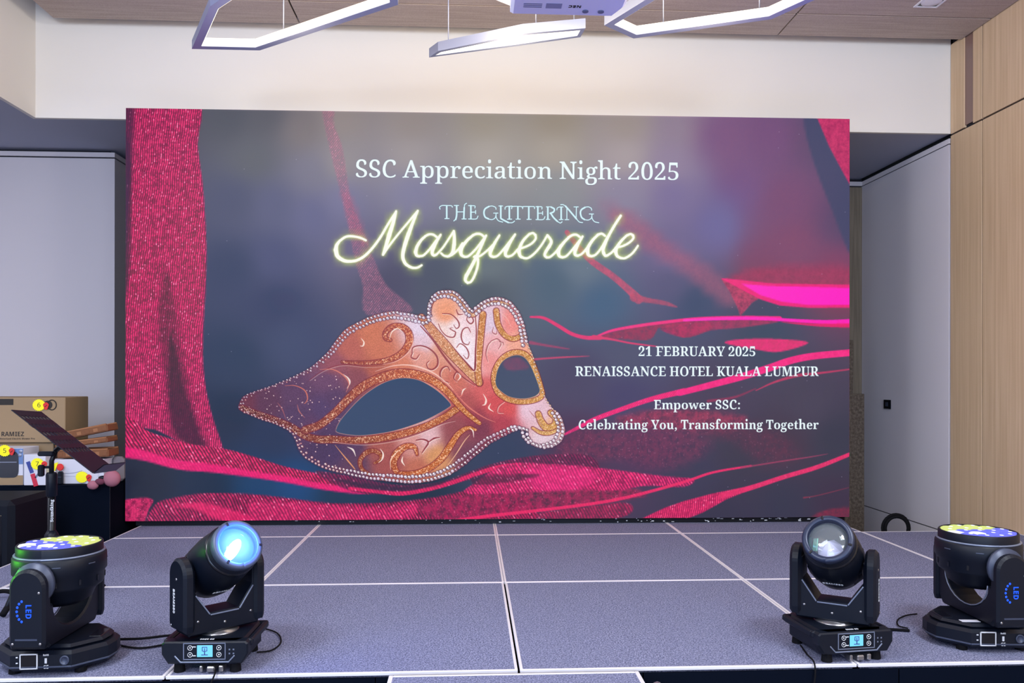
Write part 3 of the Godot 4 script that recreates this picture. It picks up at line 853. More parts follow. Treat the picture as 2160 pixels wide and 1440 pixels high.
	# head: a wide drum facing straight up
	part("head", Shape.new().smooth(1).lathe([Vector2(0.0001, 0.225), Vector2(0.085, 0.225), Vector2(0.115, 0.245), Vector2(0.128, 0.275), Vector2(0.150, 0.290), Vector2(0.156, 0.300), Vector2(0.158, 0.335), Vector2(0.166, 0.345), Vector2(0.165, 0.400), Vector2(0.158, 0.408), Vector2(0.150, 0.410)], 56).mesh(), M.black_plastic, o)
	part("head_trim", Shape.new().smooth(1).lathe([Vector2(0.1585, 0.4065), Vector2(0.161, 0.4095), Vector2(0.1585, 0.4125), Vector2(0.153, 0.4125)], 56).mesh(), M.edge_trim, o)
	part("head_rim", Shape.new().smooth(1).lathe([Vector2(0.1525, 0.408), Vector2(0.1525, 0.440), Vector2(0.150, 0.444), Vector2(0.145, 0.444), Vector2(0.145, 0.436)], 56).mesh(), M.black_plastic, o)
	for k in 12:
		var t := TAU * k / 12.0 + 0.2
		part("vent_slot", Shape.new().box(Vector3(0.1575 * cos(t), 0.318, 0.1575 * sin(t)), Vector3(0.004, 0.020, 0.008), 0.0, Basis(Vector3.UP, -t)).mesh(), M.black_gloss, o)
	for k in 8:
		var t := TAU * k / 8.0 + 0.45
		part("head_mark", Shape.new().box(Vector3(0.1655 * cos(t), 0.380, 0.1655 * sin(t)), Vector3(0.003, 0.004, 0.030), 0.001, Basis(Vector3.UP, -t)).mesh(), M.trim_dark, o)
	# honeycomb of lens cells: 1 + 6 + 12
	var cells := [Vector2.ZERO]
	for k in 6:
		cells.append(Vector2(cos(TAU * k / 6), sin(TAU * k / 6)) * 0.058)
	for k in 12:
		cells.append(Vector2(cos(TAU * (k + 0.5) / 12), sin(TAU * (k + 0.5) / 12)) * 0.114)
	part("cell_plate_glow", Shape.new().lathe([Vector2(0.1455, 0.434), Vector2(0.0001, 0.436)], 48).mesh(), M.plate_glow, o)
	var n := 0
	for c in cells:
		var back: bool = (c.x * 0.55 - c.y * mirror * 0.0 + -c.y * 0.9) > 0.012 if mirror > 0.0 else (-c.x * 0.25 - c.y * 0.95) > 0.015
		var cm: Material = M.yellow_cell_glow if back else M.blue_cell_glow
		if n % 9 == 3:
			cm = M.white_cell_glow
		var hexa := Shape.new().lathe([Vector2(0.036, 0.437), Vector2(0.034, 0.442), Vector2(0.020, 0.445), Vector2(0.0001, 0.4465)], 6, Transform3D(Basis(Vector3.UP, 0.3), Vector3(c.x, 0, c.y)))
		var cell := part("lens_cell_glow", hexa.mesh(), cm, o)
		part("cell_spark_glow", Shape.new().smooth(1).lathe([Vector2(0.009, 0.4452), Vector2(0.007, 0.4468), Vector2(0.0001, 0.4474)], 10, Transform3D(Basis(), Vector3(c.x + 0.004, 0, c.y + 0.006))).mesh(), M.white_cell_glow, cell)
		n += 1
	spot("wash_lamp", Vector3(0, 0.46, 0), Vector3(0, 1, 0), Color(0.25, 0.38, 1.0), WASH, 0.10, 52.0, 0.8, o)

const WASH := 6.0

func build_wash_lights() -> void:
	# a green stage light beyond the left edge of the picture
	spot("green_side_lamp", Vector3(-2.35, STAGE + 0.5, -2.95), Vector3(1, -0.1, -0.02), Color(0.35, 1.0, 0.10), 0.5, 0.04, 16.0, 0.6)
	flat("trim_dark", rgb(58, 66, 88), 0.4, 0.2)
	glow("plate_glow", rgb(70, 80, 220), 0.5)
	glow("blue_cell_glow", rgb(112, 120, 250), 0.95)
	glow("yellow_cell_glow", rgb(222, 234, 136), 0.95)
	glow("white_cell_glow", rgb(236, 240, 255), 1.15)
	wash_light("LED wash moving head at the far left of the stage, its disc blue and yellow", Vector3(-1.490, STAGE + 0.001, -3.02), 0.04, -1.64, 1.0)
	wash_light("LED wash moving head at the far right of the stage, its disc blue and yellow", Vector3(2.008, STAGE + 0.001, -3.09), -0.08, -1.50, -1.0)

# ------------------------------------------------------------------ the gift table at the left
func star(label: String, num: String, at: Vector3, r: float, parent_label: String) -> void:
	var o := thing("price_tag", label, "tag", at, 0.0, "yellow star tags on the gifts")
	var p := PackedVector2Array()
	for k in 40:
		var t := TAU * k / 40.0
		var q := r * (1.0 if k % 2 else 0.88)
		p.append(Vector2(q * cos(t) * 1.08, q * sin(t)))
	part("star", Shape.new().prism(p, 0.0, 0.002).mesh(), M.yellow_card, o)
	var b := PackedVector2Array()
	for k in 16:
		var t := TAU * k / 16.0
		b.append(Vector2(r * 1.15 + r * 0.42 * cos(t) * (1.0 + 0.2 * sin(3 * t)), -0.15 * r + r * 0.62 * sin(t)))
	part("red_bow", Shape.new().prism(b, 0.001, 0.004).mesh(), M.red_card, o)
	part("bow_stripe", Shape.new().box(Vector3(r * 1.15, -0.15 * r, 0.0045), Vector3(r * 0.5, r * 0.10, 0.001), 0.0, Basis(Vector3(0, 0, 1), 0.7)).mesh(), M.ink, o)
	if num:
		words(num, r * 0.75, M.ink, o, Transform3D(Basis(), Vector3(0, 0, 0.002)), "lettering", false)

func build_table_side() -> void:
	# table under a black cloth that falls to the floor
	var top := 0.768
	var o := thing("gift_table", "long gift table under a black cloth reaching the floor, left of the screen", "table", Vector3(-3.45, 0, -5.85))
	part("tablecloth", Shape.new().box(Vector3(0, top - 0.006, 0.0), Vector3(2.10, 0.012, 0.66), 0.004).mesh(), M.black_cloth, o)
	var sk := Shape.new().smooth(1)
	var n := 60
	for k in n:
		var xa := lerpf(-1.05, 1.05, float(k) / n)
		var xb := lerpf(-1.05, 1.05, float(k + 1) / n)
		var za := 0.330 + 0.006 * sin(k * 1.3)
		var zb := 0.330 + 0.006 * sin((k + 1) * 1.3)
		sk.quad(Vector3(xa, 0.005, za + 0.01), Vector3(xb, 0.005, zb + 0.01), Vector3(xb, top - 0.004, zb), Vector3(xa, top - 0.004, za))
	sk.quad(Vector3(1.05, 0.005, 0.33), Vector3(1.05, 0.005, -0.33), Vector3(1.05, top - 0.004, -0.33), Vector3(1.05, top - 0.004, 0.33))
	part("cloth_drop", sk.mesh(), M.black_cloth, o)
	for s in [-1, 1]:
		for z in [-0.26, 0.26]:
			part("leg", Shape.new().smooth(1).tube([Vector3(s * 0.95, 0, z), Vector3(s * 0.95, top - 0.014, z)], 0.016, 8).mesh(), M.steel, o)
	# cartons
	var c1 := thing("cardboard_box", "brown open-top carton with a black label at the left, the lower one in the pile", "box", Vector3(-3.26, top + 0.001, -5.95))
	part("body", span(Vector3(-0.36, 0, -0.17), Vector3(0.36, 0.262, 0.17), 0.004), M.card, c1)
	var c2 := thing("cardboard_box", "large brown carton with a round handle hole, on top of the pile", "box", Vector3(-3.17, top + 0.264, -5.93))
	part("body", span(Vector3(-0.36, 0, -0.17), Vector3(0.36, 0.314, 0.17), 0.004), M.card, c2)
	part("lid_seam", span(Vector3(-0.361, 0.312, -0.004), Vector3(0.361, 0.3155, 0.004)), M.card_dark, c2)
	part("label", span(Vector3(-0.30, 0.262, 0.169), Vector3(0.010, 0.304, 0.1715)), M.ink, c2)
	words("RAMIEZ", 0.030, M.ink, c2, Transform3D(Basis(), Vector3(0.005, 0.060, 0.170)))
	words("Motorized Electric Blower Pro", 0.012, M.ink, c2, Transform3D(Basis(), Vector3(0.035, 0.028, 0.170)))
	var hp := []
	for k in 20:
		hp.append(Vector3(0.270 + 0.030 * cos(TAU * k / 20), 0.262 + 0.034 * sin(TAU * k / 20), 0.171))
	part("handle_hole", Shape.new().smooth(1).tube(hp, 0.004, 6, true).mesh(), M.ink, c2)
	part("handle_hole", Shape.new().lathe([Vector2(0.030, 0.0), Vector2(0.030, 0.003), Vector2(0.0001, 0.003)], 24, Transform3D(Basis(Vector3(1, 0, 0), Vector3(0, 0, 1), Vector3(0, -1, 0)), Vector3(0.243, 0.262, 0.170))).mesh(), M.ink, c2)
	star("yellow star tag marked 6 with red bow on the upper carton", "6", Vector3(-2.985, 1.293, -5.755), 0.042, "")
	# the appliance carton with a printed picture, in front
	var c3 := thing("appliance_box", "printed appliance box showing a black cooker, in front of the cartons", "box", Vector3(-3.20, top + 0.001, -5.62))
	part("body", span(Vector3(-0.26, 0, -0.10), Vector3(0.235, 0.246, 0.10), 0.003), M.paper, c3)
	part("print_sky", span(Vector3(-0.26, 0.14, 0.1), Vector3(0.235, 0.244, 0.1012)), M.sky_print, c3)
	part("print_band", span(Vector3(-0.26, 0.002, 0.1), Vector3(0.235, 0.066, 0.1012)), M.card, c3)
	part("print_band", span(Vector3(-0.26, 0.118, 0.1), Vector3(0.08, 0.175, 0.1014)), M.blue_print, c3)
	var ck := PackedVector2Array()
	for k in 24:
		var t := TAU * k / 24.0
		ck.append(Vector2(0.135 + 0.072 * signf(cos(t)) * pow(absf(cos(t)), 0.4), 0.138 + 0.088 * signf(sin(t)) * pow(absf(sin(t)), 0.45)))
	part("print_cooker", Shape.new().prism(ck, 0.1, 0.103).mesh(), M.smoke_glass, c3)
	part("print_line", span(Vector3(0.075, 0.152, 0.102), Vector3(0.195, 0.156, 0.1036)), M.anodised, c3)
	part("print_shine", span(Vector3(0.082, 0.17, 0.102), Vector3(0.088, 0.205, 0.1036)), M.anodised, c3)
	for q in [[-0.03, 0.09], [-0.03, 0.115], [-0.08, 0.1], [0.215, 0.2], [0.22, 0.225]]:
		part("print_fruit", Shape.new().smooth(1).lathe([Vector2(0.012, 0), Vector2(0.012, 0.003), Vector2(0.0001, 0.003)], 12, Transform3D(Basis(Vector3(1, 0, 0), Vector3(0, 0, 1), Vector3(0, -1, 0)), Vector3(q[0], q[1], 0.1))).mesh(), M.anodised, c3)
	star("yellow star tag marked 5 with red bow on the appliance box", "5", Vector3(-3.078, 1.000, -5.510), 0.040, "")
	# the white box with a picture of a red and blue tool
	var c4 := thing("white_box", "white box with a picture of a red and blue tool, left of the music stand", "box", Vector3(-2.885, top + 0.001, -5.56))
	part("body", span(Vector3(-0.070, 0, -0.05), Vector3(0.070, 0.205, 0.05), 0.002), M.paper, c4)
	part("print_handle", Shape.new().box(Vector3(-0.030, 0.120, 0.0506), Vector3(0.026, 0.080, 0.002), 0.0, Basis(Vector3(0, 0, 1), 0.35)).mesh(), M.blue_print, c4)
	part("print_handle", Shape.new().box(Vector3(-0.002, 0.036, 0.0506), Vector3(0.030, 0.085, 0.002), 0.0, Basis(Vector3(0, 0, 1), 0.28)).mesh(), M.red_plastic, c4)
	part("print_line", Shape.new().box(Vector3(0.022, 0.075, 0.0506), Vector3(0.012, 0.06, 0.002), 0.0, Basis(Vector3(0, 0, 1), -0.6)).mesh(), M.edge_trim, c4)
	star("plain yellow star tag on the white box left of the music stand", "7", Vector3(-2.865, 0.912, -5.505), 0.040, "")
	# white flat box behind the stand
	var c5 := thing("white_box", "wide white box with a thin curved line, right of the music stand", "box", Vector3(-2.640, top + 0.001, -5.66))
	part("body", span(Vector3(-0.175, 0, -0.08), Vector3(0.172, 0.165, 0.08), 0.002), M.paper, c5)
	var cv := []
	for k in 13:
		cv.append(Vector3(lerpf(-0.16, 0.03, k / 12.0), 0.088 - 0.018 * sin(PI * k / 12.0), 0.0805))
	part("print_line", Shape.new().smooth(1).tube(cv, 0.0014, 5).mesh(), M.edge_trim, c5)
	part("print_line", span(Vector3(-0.12, 0.050, 0.0795), Vector3(0.16, 0.0515, 0.0808)), M.edge_trim, c5)
	part("print_mark", span(Vector3(0.135, 0.122, 0.0795), Vector3(0.15, 0.138, 0.0808)), M.edge_trim, c5)
	part("flap", span(Vector3(0.055, -0.0, 0.081), Vector3(0.135, 0.085, 0.0835)), M.paper, c5)
	star("yellow star tag with red bow on the wide white box, below the desk corner", "", Vector3(-2.608, 0.815, -5.572), 0.040, "")
	var tg := thing("price_tag", "half yellow tag with red bow beside the music stand pole", "tag", Vector3(-2.785, 0.872, -5.555), 0.0, "yellow star tags on the gifts")
	part("star", Shape.new().prism(PackedVector2Array([Vector2(-0.03, -0.03), Vector2(0.0, -0.035), Vector2(0.022, 0.02), Vector2(0.03, 0.045), Vector2(0.01, 0.04), Vector2(-0.025, 0.01)]), 0, 0.003).mesh(), M.yellow_card, tg)
	part("red_bow", Shape.new().lathe([Vector2(0.024, 0), Vector2(0.02, 0.005), Vector2(0.0001, 0.006)], 14, Transform3D(Basis(Vector3(1, 0, 0), Vector3(0, 0, 1), Vector3(0, -1, 0)), Vector3(0.042, 0.012, 0.0))).mesh(), M.red_card, tg)
	var tb := thing("white_tube", "small white and black tube beside the music stand pole", "tube", Vector3(-2.770, top + 0.001, -5.53))
	part("body", Shape.new().smooth(1).lathe([Vector2(0.0001, 0), Vector2(0.017, 0.0), Vector2(0.017, 0.085), Vector2(0.008, 0.092), Vector2(0.0001, 0.092)], 16).mesh(), M.paper, tb)
	part("band", Shape.new().smooth(1).lathe([Vector2(0.0175, 0.03), Vector2(0.018, 0.031), Vector2(0.018, 0.043), Vector2(0.0175, 0.044)], 16).mesh(), M.ink, tb)
	var bk := thing("black_pouch", "small black pouch beside the white tube on the table", "pouch", Vector3(-2.735, top + 0.001, -5.545))
	part("body", Shape.new().box(Vector3(0, 0.044, 0), Vector3(0.032, 0.088, 0.03), 0.008).mesh(), M.black_plastic, bk)
	part("seam", span(Vector3(-0.012, 0.05, 0.0145), Vector3(0.012, 0.053, 0.0158)), M.trim_dark_early, bk)
	# stack of wicker trays
	for k in 3:
		var lab: String = ["bottom woven brown tray lying flat on the white box", "middle woven brown tray tilted on the flat tray", "topmost woven brown tray tilted steeply on the stack"][k]
		var base: Vector3 = [Vector3(-2.605, 0.946, -5.66), Vector3(-2.615, 1.026, -5.66), Vector3(-2.625, 1.087, -5.66)][k]
		var tr := thing("wicker_tray", lab, "tray", base, 0.0, "woven brown trays stacked on the table")
		tr.rotation.z = [0.03, 0.13, 0.20][k]
		var hx: float = [0.165, 0.17, 0.185][k]
		var ht: float = [0.045, 0.028, 0.042][k]
		part("bottom", span(Vector3(-hx, 0, -0.08), Vector3(hx, 0.006, 0.08)), M.wicker, tr)
		for s in [-1, 1]:
			part("side", Shape.new().box(Vector3(0, ht * 0.5 + 0.003, s * 0.08), Vector3(hx * 2, ht, 0.010), 0.003).mesh(), M.wicker, tr)
			part("end", Shape.new().box(Vector3(s * hx, ht * 0.5 + 0.003, 0), Vector3(0.010, ht, 0.16), 0.003).mesh(), M.wicker, tr)
			part("rim", Shape.new().smooth(1).tube([Vector3(-hx, ht + 0.004, s * 0.08), Vector3(hx, ht + 0.004, s * 0.08)], 0.007, 8).mesh(), M.wicker_pale, tr)
		for q in 7:
			part("weave", Shape.new().box(Vector3(lerpf(-hx + 0.02, hx - 0.02, q / 6.0), ht * 0.5, 0.0855), Vector3(hx * 0.16, ht * 0.55, 0.003), 0.001).mesh(), M.wicker_pale if q % 2 else M.wicker, tr)
	# rose coloured plush with round ears of cloth, hanging over the table edge
	var pk := thing("plush_toy", "dusty pink plush with round ears at the table edge by the screen", "plush toy", Vector3(-2.435, top, -5.50))
	var sp := func(c: Vector3, r: Vector3) -> ArrayMesh:
		var prof := []
		for k in 13:
			var t := PI * k / 12.0
			prof.append(Vector2(maxf(0.0001, sin(t)), -cos(t)))
		return Shape.new().smooth(1).lathe(prof, 20, Transform3D(Basis.from_scale(r), c)).mesh()
	part("body", sp.call(Vector3(0.055, 0.045, 0.0), Vector3(0.055, 0.055, 0.045)), M.rose_plush, pk)
	part("ear", sp.call(Vector3(-0.055, 0.006, 0.03), Vector3(0.036, 0.030, 0.026)), M.rose_plush, pk)
	part("face", sp.call(Vector3(-0.012, 0.028, 0.025), Vector3(0.032, 0.022, 0.022)), M.rose_dark, pk)
	part("head_band", sp.call(Vector3(0.0, 0.052, 0.01), Vector3(0.028, 0.014, 0.02)), M.black_plastic, pk)
	var gb := thing("grey_pouch", "grey cloth bag behind the pink plush, against the screen edge", "bag", Vector3(-2.43, top + 0.001, -5.72))
	part("body", Shape.new().box(Vector3(0, 0.085, 0), Vector3(0.085, 0.17, 0.06), 0.02).mesh(), M.grey_cloth, gb)
	# black loudspeaker on the floor beside the stage
	var sw := thing("loudspeaker", "black loudspeaker with a mesh grille on the floor beside the stage", "loudspeaker", Vector3(-2.86, 0, -4.98))
	part("cabinet", Shape.new().box(Vector3(0, 0.39, 0), Vector3(0.50, 0.78, 0.46), 0.03).mesh(), M.black_soft, sw)
	part("grille", Shape.new().box(Vector3(-0.02, 0.37, 0.2285), Vector3(0.42, 0.66, 0.012), 0.005).mesh(), M.black_gloss, sw)
	part("logo_plate", Shape.new().box(Vector3(-0.052, 0.16, 0.236), Vector3(0.012, 0.03, 0.004)).mesh(), M.silver_print, sw)

# ------------------------------------------------------------------ music stand, cables and other small things
func build_small_things() -> void:
	var ms := thing("music_stand", "black perforated music stand on the stage in front of the gift table", "music stand", Vector3(-1.990, STAGE, -3.95))
	part("pole", Shape.new().smooth(1).lathe([Vector2(0.0001, 0.02), Vector2(0.017, 0.02), Vector2(0.017, 0.50), Vector2(0.0001, 0.50)], 16).mesh(), M.black_metal, ms)
	part("collar", Shape.new().smooth(1).lathe([Vector2(0.018, 0.47), Vector2(0.024, 0.474), Vector2(0.0245, 0.575), Vector2(0.020, 0.585), Vector2(0.0001, 0.585)], 18).mesh(), M.black_plastic, ms)
	part("upper_tube", Shape.new().smooth(1).tube([Vector3(0, 0.55, 0), Vector3(0.0, 0.64, 0), Vector3(0.02, 0.69, 0.0)], 0.011, 10).mesh(), M.black_metal, ms)
	part("clutch", Shape.new().box(Vector3(-0.042, 0.595, 0.012), Vector3(0.026, 0.055, 0.026), 0.006).box(Vector3(-0.022, 0.61, 0.0), Vector3(0.03, 0.012, 0.012), 0.003).box(Vector3(-0.018, 0.675, 0.01), Vector3(0.075, 0.022, 0.03), 0.006).mesh(), M.black_plastic, ms)
	words("Soundking", 0.014, M.silver_print, ms, Transform3D(Basis(Vector3(0, 1, 0), Vector3(-1, 0, 0), Vector3(0, 0, 1)), Vector3(0.010, 0.405, 0.0172)), "lettering", true, "Droid Serif")
	part("hub", Shape.new().smooth(1).lathe([Vector2(0.0001, 0.26), Vector2(0.03, 0.26), Vector2(0.032, 0.272), Vector2(0.03, 0.29), Vector2(0.018, 0.31), Vector2(0.0001, 0.31)], 18).mesh(), M.black_plastic, ms)
	for k in 3:
		var t: float = PI / 2 + [0.05, 1.95, -1.95][k]
		var f: float = [1.0, 0.6, 0.6][k]
		var d := Vector3(cos(t), 0, sin(t))
		part("leg", Shape.new().smooth(1).tube([d * 0.025 + Vector3(0, 0.275, 0), d * 0.20 * f + Vector3(0, 0.20, 0), d * 0.345 * f + Vector3(0, 0.03, 0)], 0.012, 8).mesh(), M.black_metal, ms)
		part("leg_foot", Shape.new().smooth(1).tube([d * 0.325 * f + Vector3(0, 0.045, 0), d * 0.37 * f + Vector3(0, 0.014, 0)], 0.0135, 8).mesh(), M.black_rubber, ms)
	# desk plate: a grid of strips leaves rows of slots open
	var a := Vector3(-2.068, 1.339, -3.75) - ms.position
	var b := Vector3(-2.112, 1.315, -4.09) - ms.position
	var c := Vector3(-1.709, 1.053, -3.75) - ms.position
	var u := b - a
	var v := c - a
	var nrm := v.cross(u).normalized()
	if nrm.y < 0.0:
		nrm = -nrm
	var desk := Node3D.new()
	var s := Shape.new()
	var at := func(fu: float, fv: float, h: float) -> Vector3: return a + u * fu + v * fv + nrm * h
	var slab := func(u0: float, u1: float, v0: float, v1: float) -> void:
		var p := []
		for h in [0.0, 0.004]:
			p.append_array([at.call(u0, v0, h), at.call(u1, v0, h), at.call(u1, v1, h), at.call(u0, v1, h)])
		s.quad(p[4], p[5], p[6], p[7])
		s.quad(p[3], p[2], p[1], p[0])
		for k in 4:
			s.quad(p[k], p[(k + 1) % 4], p[(k + 1) % 4 + 4], p[k + 4])
	var vr := [0.09, 0.14, 0.22, 0.275, 0.35, 0.41, 0.48, 0.545, 0.61, 0.68]
	var v0 := 0.0
	for k in range(0, 10, 2):
		slab.call(0.0, 1.0, v0, vr[k])
		v0 = vr[k + 1]
		for q in 9:
			slab.call(q / 8.5 - (0.02 if k % 4 else 0.0), q / 8.5 + 0.055, vr[k], vr[k + 1])
	slab.call(0.0, 1.0, v0, 1.0)
	part("desk", s.mesh(), M.black_plastic, ms)
	desk.free()
	var lip := Shape.new()
	var lw := nrm * 0.06 + v.normalized() * 0.012
	for h in [0.0]:
		var e0 := a + v
		var e1 := a + v + u
		lip.quad(e0, e1, e1 + lw, e0 + lw)
		lip.quad(e0 + lw + v.normalized() * 0.004, e1 + lw + v.normalized() * 0.004, e1 + v.normalized() * 0.004, e0 + v.normalized() * 0.004)
	part("desk_lip", lip.mesh(), M.trim_dark, ms)
	part("desk_edge", Shape.new().tube([a + u, a + u + v], 0.004, 6).mesh(), M.silver_print, ms)
	part("desk_bracket", Shape.new().smooth(1).tube([Vector3(0.02, 0.69, 0.0), at.call(0.5, 0.5, -0.012)], 0.012, 8).tube([at.call(0.5, 0.3, -0.008), at.call(0.5, 0.75, -0.008)], 0.010, 8).mesh(), M.black_metal, ms)
	# cables lying on the stage
	var cable := func(label: String, pts: Array, r: float) -> void:
		var path := []
		var n := pts.size()
		for i in n - 1:
			var p0: Vector3 = pts[maxi(i - 1, 0)]
			var p3: Vector3 = pts[mini(i + 2, n - 1)]
			for k in 8:
				path.append((pts[i] as Vector3).cubic_interpolate(pts[i + 1], p0, p3, k / 8.0))
		path.append(pts[n - 1])
		tag(part("cable", Shape.new().smooth(1).tube(path, r, 7).mesh(), M.black_rubber), label, "cable", "black cables on the stage")
	var g := STAGE + 0.0055
	cable.call("black cable linking the left wash light and the left beam light", [Vector3(-1.38, g, -3.20), Vector3(-1.27, g, -3.15), Vector3(-1.20, g, -3.17), Vector3(-1.15, g, -3.22), Vector3(-1.07, g + 0.005, -3.24)], 0.004)
	cable.call("second black cable lying straight between the two left lights", [Vector3(-1.38, g + 0.012, -3.22), Vector3(-1.28, g + 0.012, -3.225), Vector3(-1.18, g + 0.012, -3.26), Vector3(-1.05, g + 0.012, -3.28)], 0.005)
	cable.call("thin black cable looping out right of the left beam light", [Vector3(-0.87, g, -3.39), Vector3(-0.78, g, -3.31), Vector3(-0.736, g, -3.19), Vector3(-0.75, g, -3.10), Vector3(-0.80, g, -3.08)], 0.003)
	cable.call("black cable running from the right beam light to the right wash light", [Vector3(1.56, g, -3.24), Vector3(1.64, g, -3.24), Vector3(1.717, g, -3.235), Vector3(1.80, g, -3.215)], 0.006)
	cable.call("thin black cable looping left of the right wash light", [Vector3(1.96, g, -3.44), Vector3(1.90, g, -3.42), Vector3(1.83, g, -3.36), Vector3(1.79, g, -3.28), Vector3(1.81, g, -3.245)], 0.003)
	cable.call("thin black cable hanging over the stage edge below the right beam light", [Vector3(1.28, g, -3.06), Vector3(1.262, g, -2.96), Vector3(1.245, g + 0.003, -2.855), Vector3(1.235, g - 0.06, -2.832), Vector3(1.20, g - 0.2, -2.828)], 0.003)
	cable.call("thin pale cable hanging over the stage edge below the left beam light", [Vector3(-0.93, g + 0.015, -2.95), Vector3(-0.90, g + 0.003, -2.90), Vector3(-0.885, g + 0.003, -2.855), Vector3(-0.90, g - 0.05, -2.832), Vector3(-0.93, g - 0.2, -2.828)], 0.003)
	cable.call("black cable coil lying behind the left wash light at the picture edge", [Vector3(-2.05, g + 0.008, -3.72), Vector3(-2.10, g + 0.014, -3.86), Vector3(-2.19, g + 0.03, -3.90), Vector3(-2.25, g + 0.012, -3.80), Vector3(-2.2, g + 0.008, -3.68)], 0.010)
	# coil of cable behind the stage at the right
	var cl := thing("cable_coil", "coiled black cable standing behind the stage by the grey right wall", "cable", Vector3(3.10, 0, -5.72))
	for q in [[0.10, 0.0], [0.085, 0.012]]:
		var pp := []
		for k in 24:
			pp.append(Vector3(q[0] * cos(TAU * k / 24), 0.395 + q[0] * sin(TAU * k / 24), q[1]))
		part("loop", Shape.new().smooth(1).tube(pp, 0.011, 8, true).mesh(), M.black_rubber, cl)
	part("stand_post", Shape.new().smooth(1).tube([Vector3(0, 0, 0), Vector3(0, 0.30, 0)], 0.015, 8).mesh(), M.black_metal, cl)
	# wall socket and the boards leaning behind the screen
	var sk := thing("wall_switch", "small black switch plate on the grey wall right of the screen", "switch", Vector3(RIGHT, 1.256, -6.924))
	part("plate", span(Vector3(-0.012, -0.040, -0.055), Vector3(0.0, 0.040, 0.055), 0.003), M.black_gloss, sk)
	part("rocker", span(Vector3(-0.015, -0.018, -0.02), Vector3(-0.011, 0.018, 0.02), 0.001), M.trim_dark, sk)
	var p1 := thing("wooden_board", "tall brown board standing behind the right edge of the screen", "board", Vector3(3.20, 0, -7.12))
	part("panel", span(Vector3(-0.25, 0.0, -0.02), Vector3(0.252, 1.829, 0.02), 0.003), M.board_wood, p1)
	var p2 := thing("wooden_board", "shorter brown board standing beside the taller one behind the screen", "board", Vector3(3.36, 0, -7.06))
	part("panel", span(Vector3(-0.2, 0.0, -0.02), Vector3(0.165, 1.346, 0.02), 0.003), M.board_wood, p2)

# ------------------------------------------------------------------ the picture that the LED wall shows
# Drawn in the wall's own plane: pen coordinates are turned into texture pixels by one plane-to-plane map.
const TW := 2048
const TH := 1147
const VEIL := [
	[26, 26, 32, 36, 36, 41, 54, 53, 56, 54, 53, 54, 76, 67, 63, 63, 58, 58, 51, 50, 50, 31, 30, 32, 22, 20, 22],
	[32, 33, 41, 48, 50, 58, 87, 87, 93, 80, 80, 87, 95, 89, 89, 95, 91, 93, 78, 78, 82, 42, 40, 42, 28, 26, 27],
	[36, 38, 47, 50, 53, 63, 76, 82, 95, 74, 80, 93, 67, 70, 82, 78, 82, 91, 70, 72, 80, 42, 41, 44, 30, 26, 28],
	[32, 34, 42, 40, 42, 54, 51, 58, 70, 54, 61, 76, 53, 58, 72, 54, 58, 68, 48, 48, 54, 34, 33, 37, 26, 24, 25],
	[22, 24, 31, 27, 30, 38, 33, 37, 48, 36, 41, 53, 36, 41, 53, 34, 38, 48, 31, 31, 37, 25, 24, 27, 21, 19, 21],
	[10, 12, 15, 21, 23, 31, 24, 26, 34, 25, 28, 37, 27, 30, 40, 25, 27, 36, 22, 22, 27, 19, 19, 21, 15, 15, 17]]
var pix := PackedFloat32Array()
var rnd := PackedByteArray()
var lown := PackedByteArray()

func pen(x: float, y: float) -> Vector2:
	var d := -3.39798e-05 * x + 3.166275e-06 * y + 1.0
	return Vector2((1.262975 * x + 0.007765 * y - 331.358) / d, (-0.0296554 * x + 1.2989557 * y - 280.2384) / d)

func pens(a: Array) -> PackedVector2Array:
	var o := PackedVector2Array()
	for i in range(0, a.size(), 2):
		o.append(pen(a[i], a[i + 1]))
	return o

func curve(a: PackedVector2Array, closed := false, n := 5) -> PackedVector2Array:
	var o := PackedVector2Array()
	var c := a.size()
	for i in (c if closed else c - 1):
		var p0 := a[(i - 1 + c) % c] if closed or i > 0 else a[0] * 2.0 - a[1]
		var p1 := a[i]
		var p2 := a[(i + 1) % c]
		var p3 := a[(i + 2) % c] if closed or i < c - 2 else a[c - 1] * 2.0 - a[c - 2]
		for k in n:
			o.append(p1.cubic_interpolate(p2, p0, p3, float(k) / n))
	if not closed:
		o.append(a[c - 1])
	return o

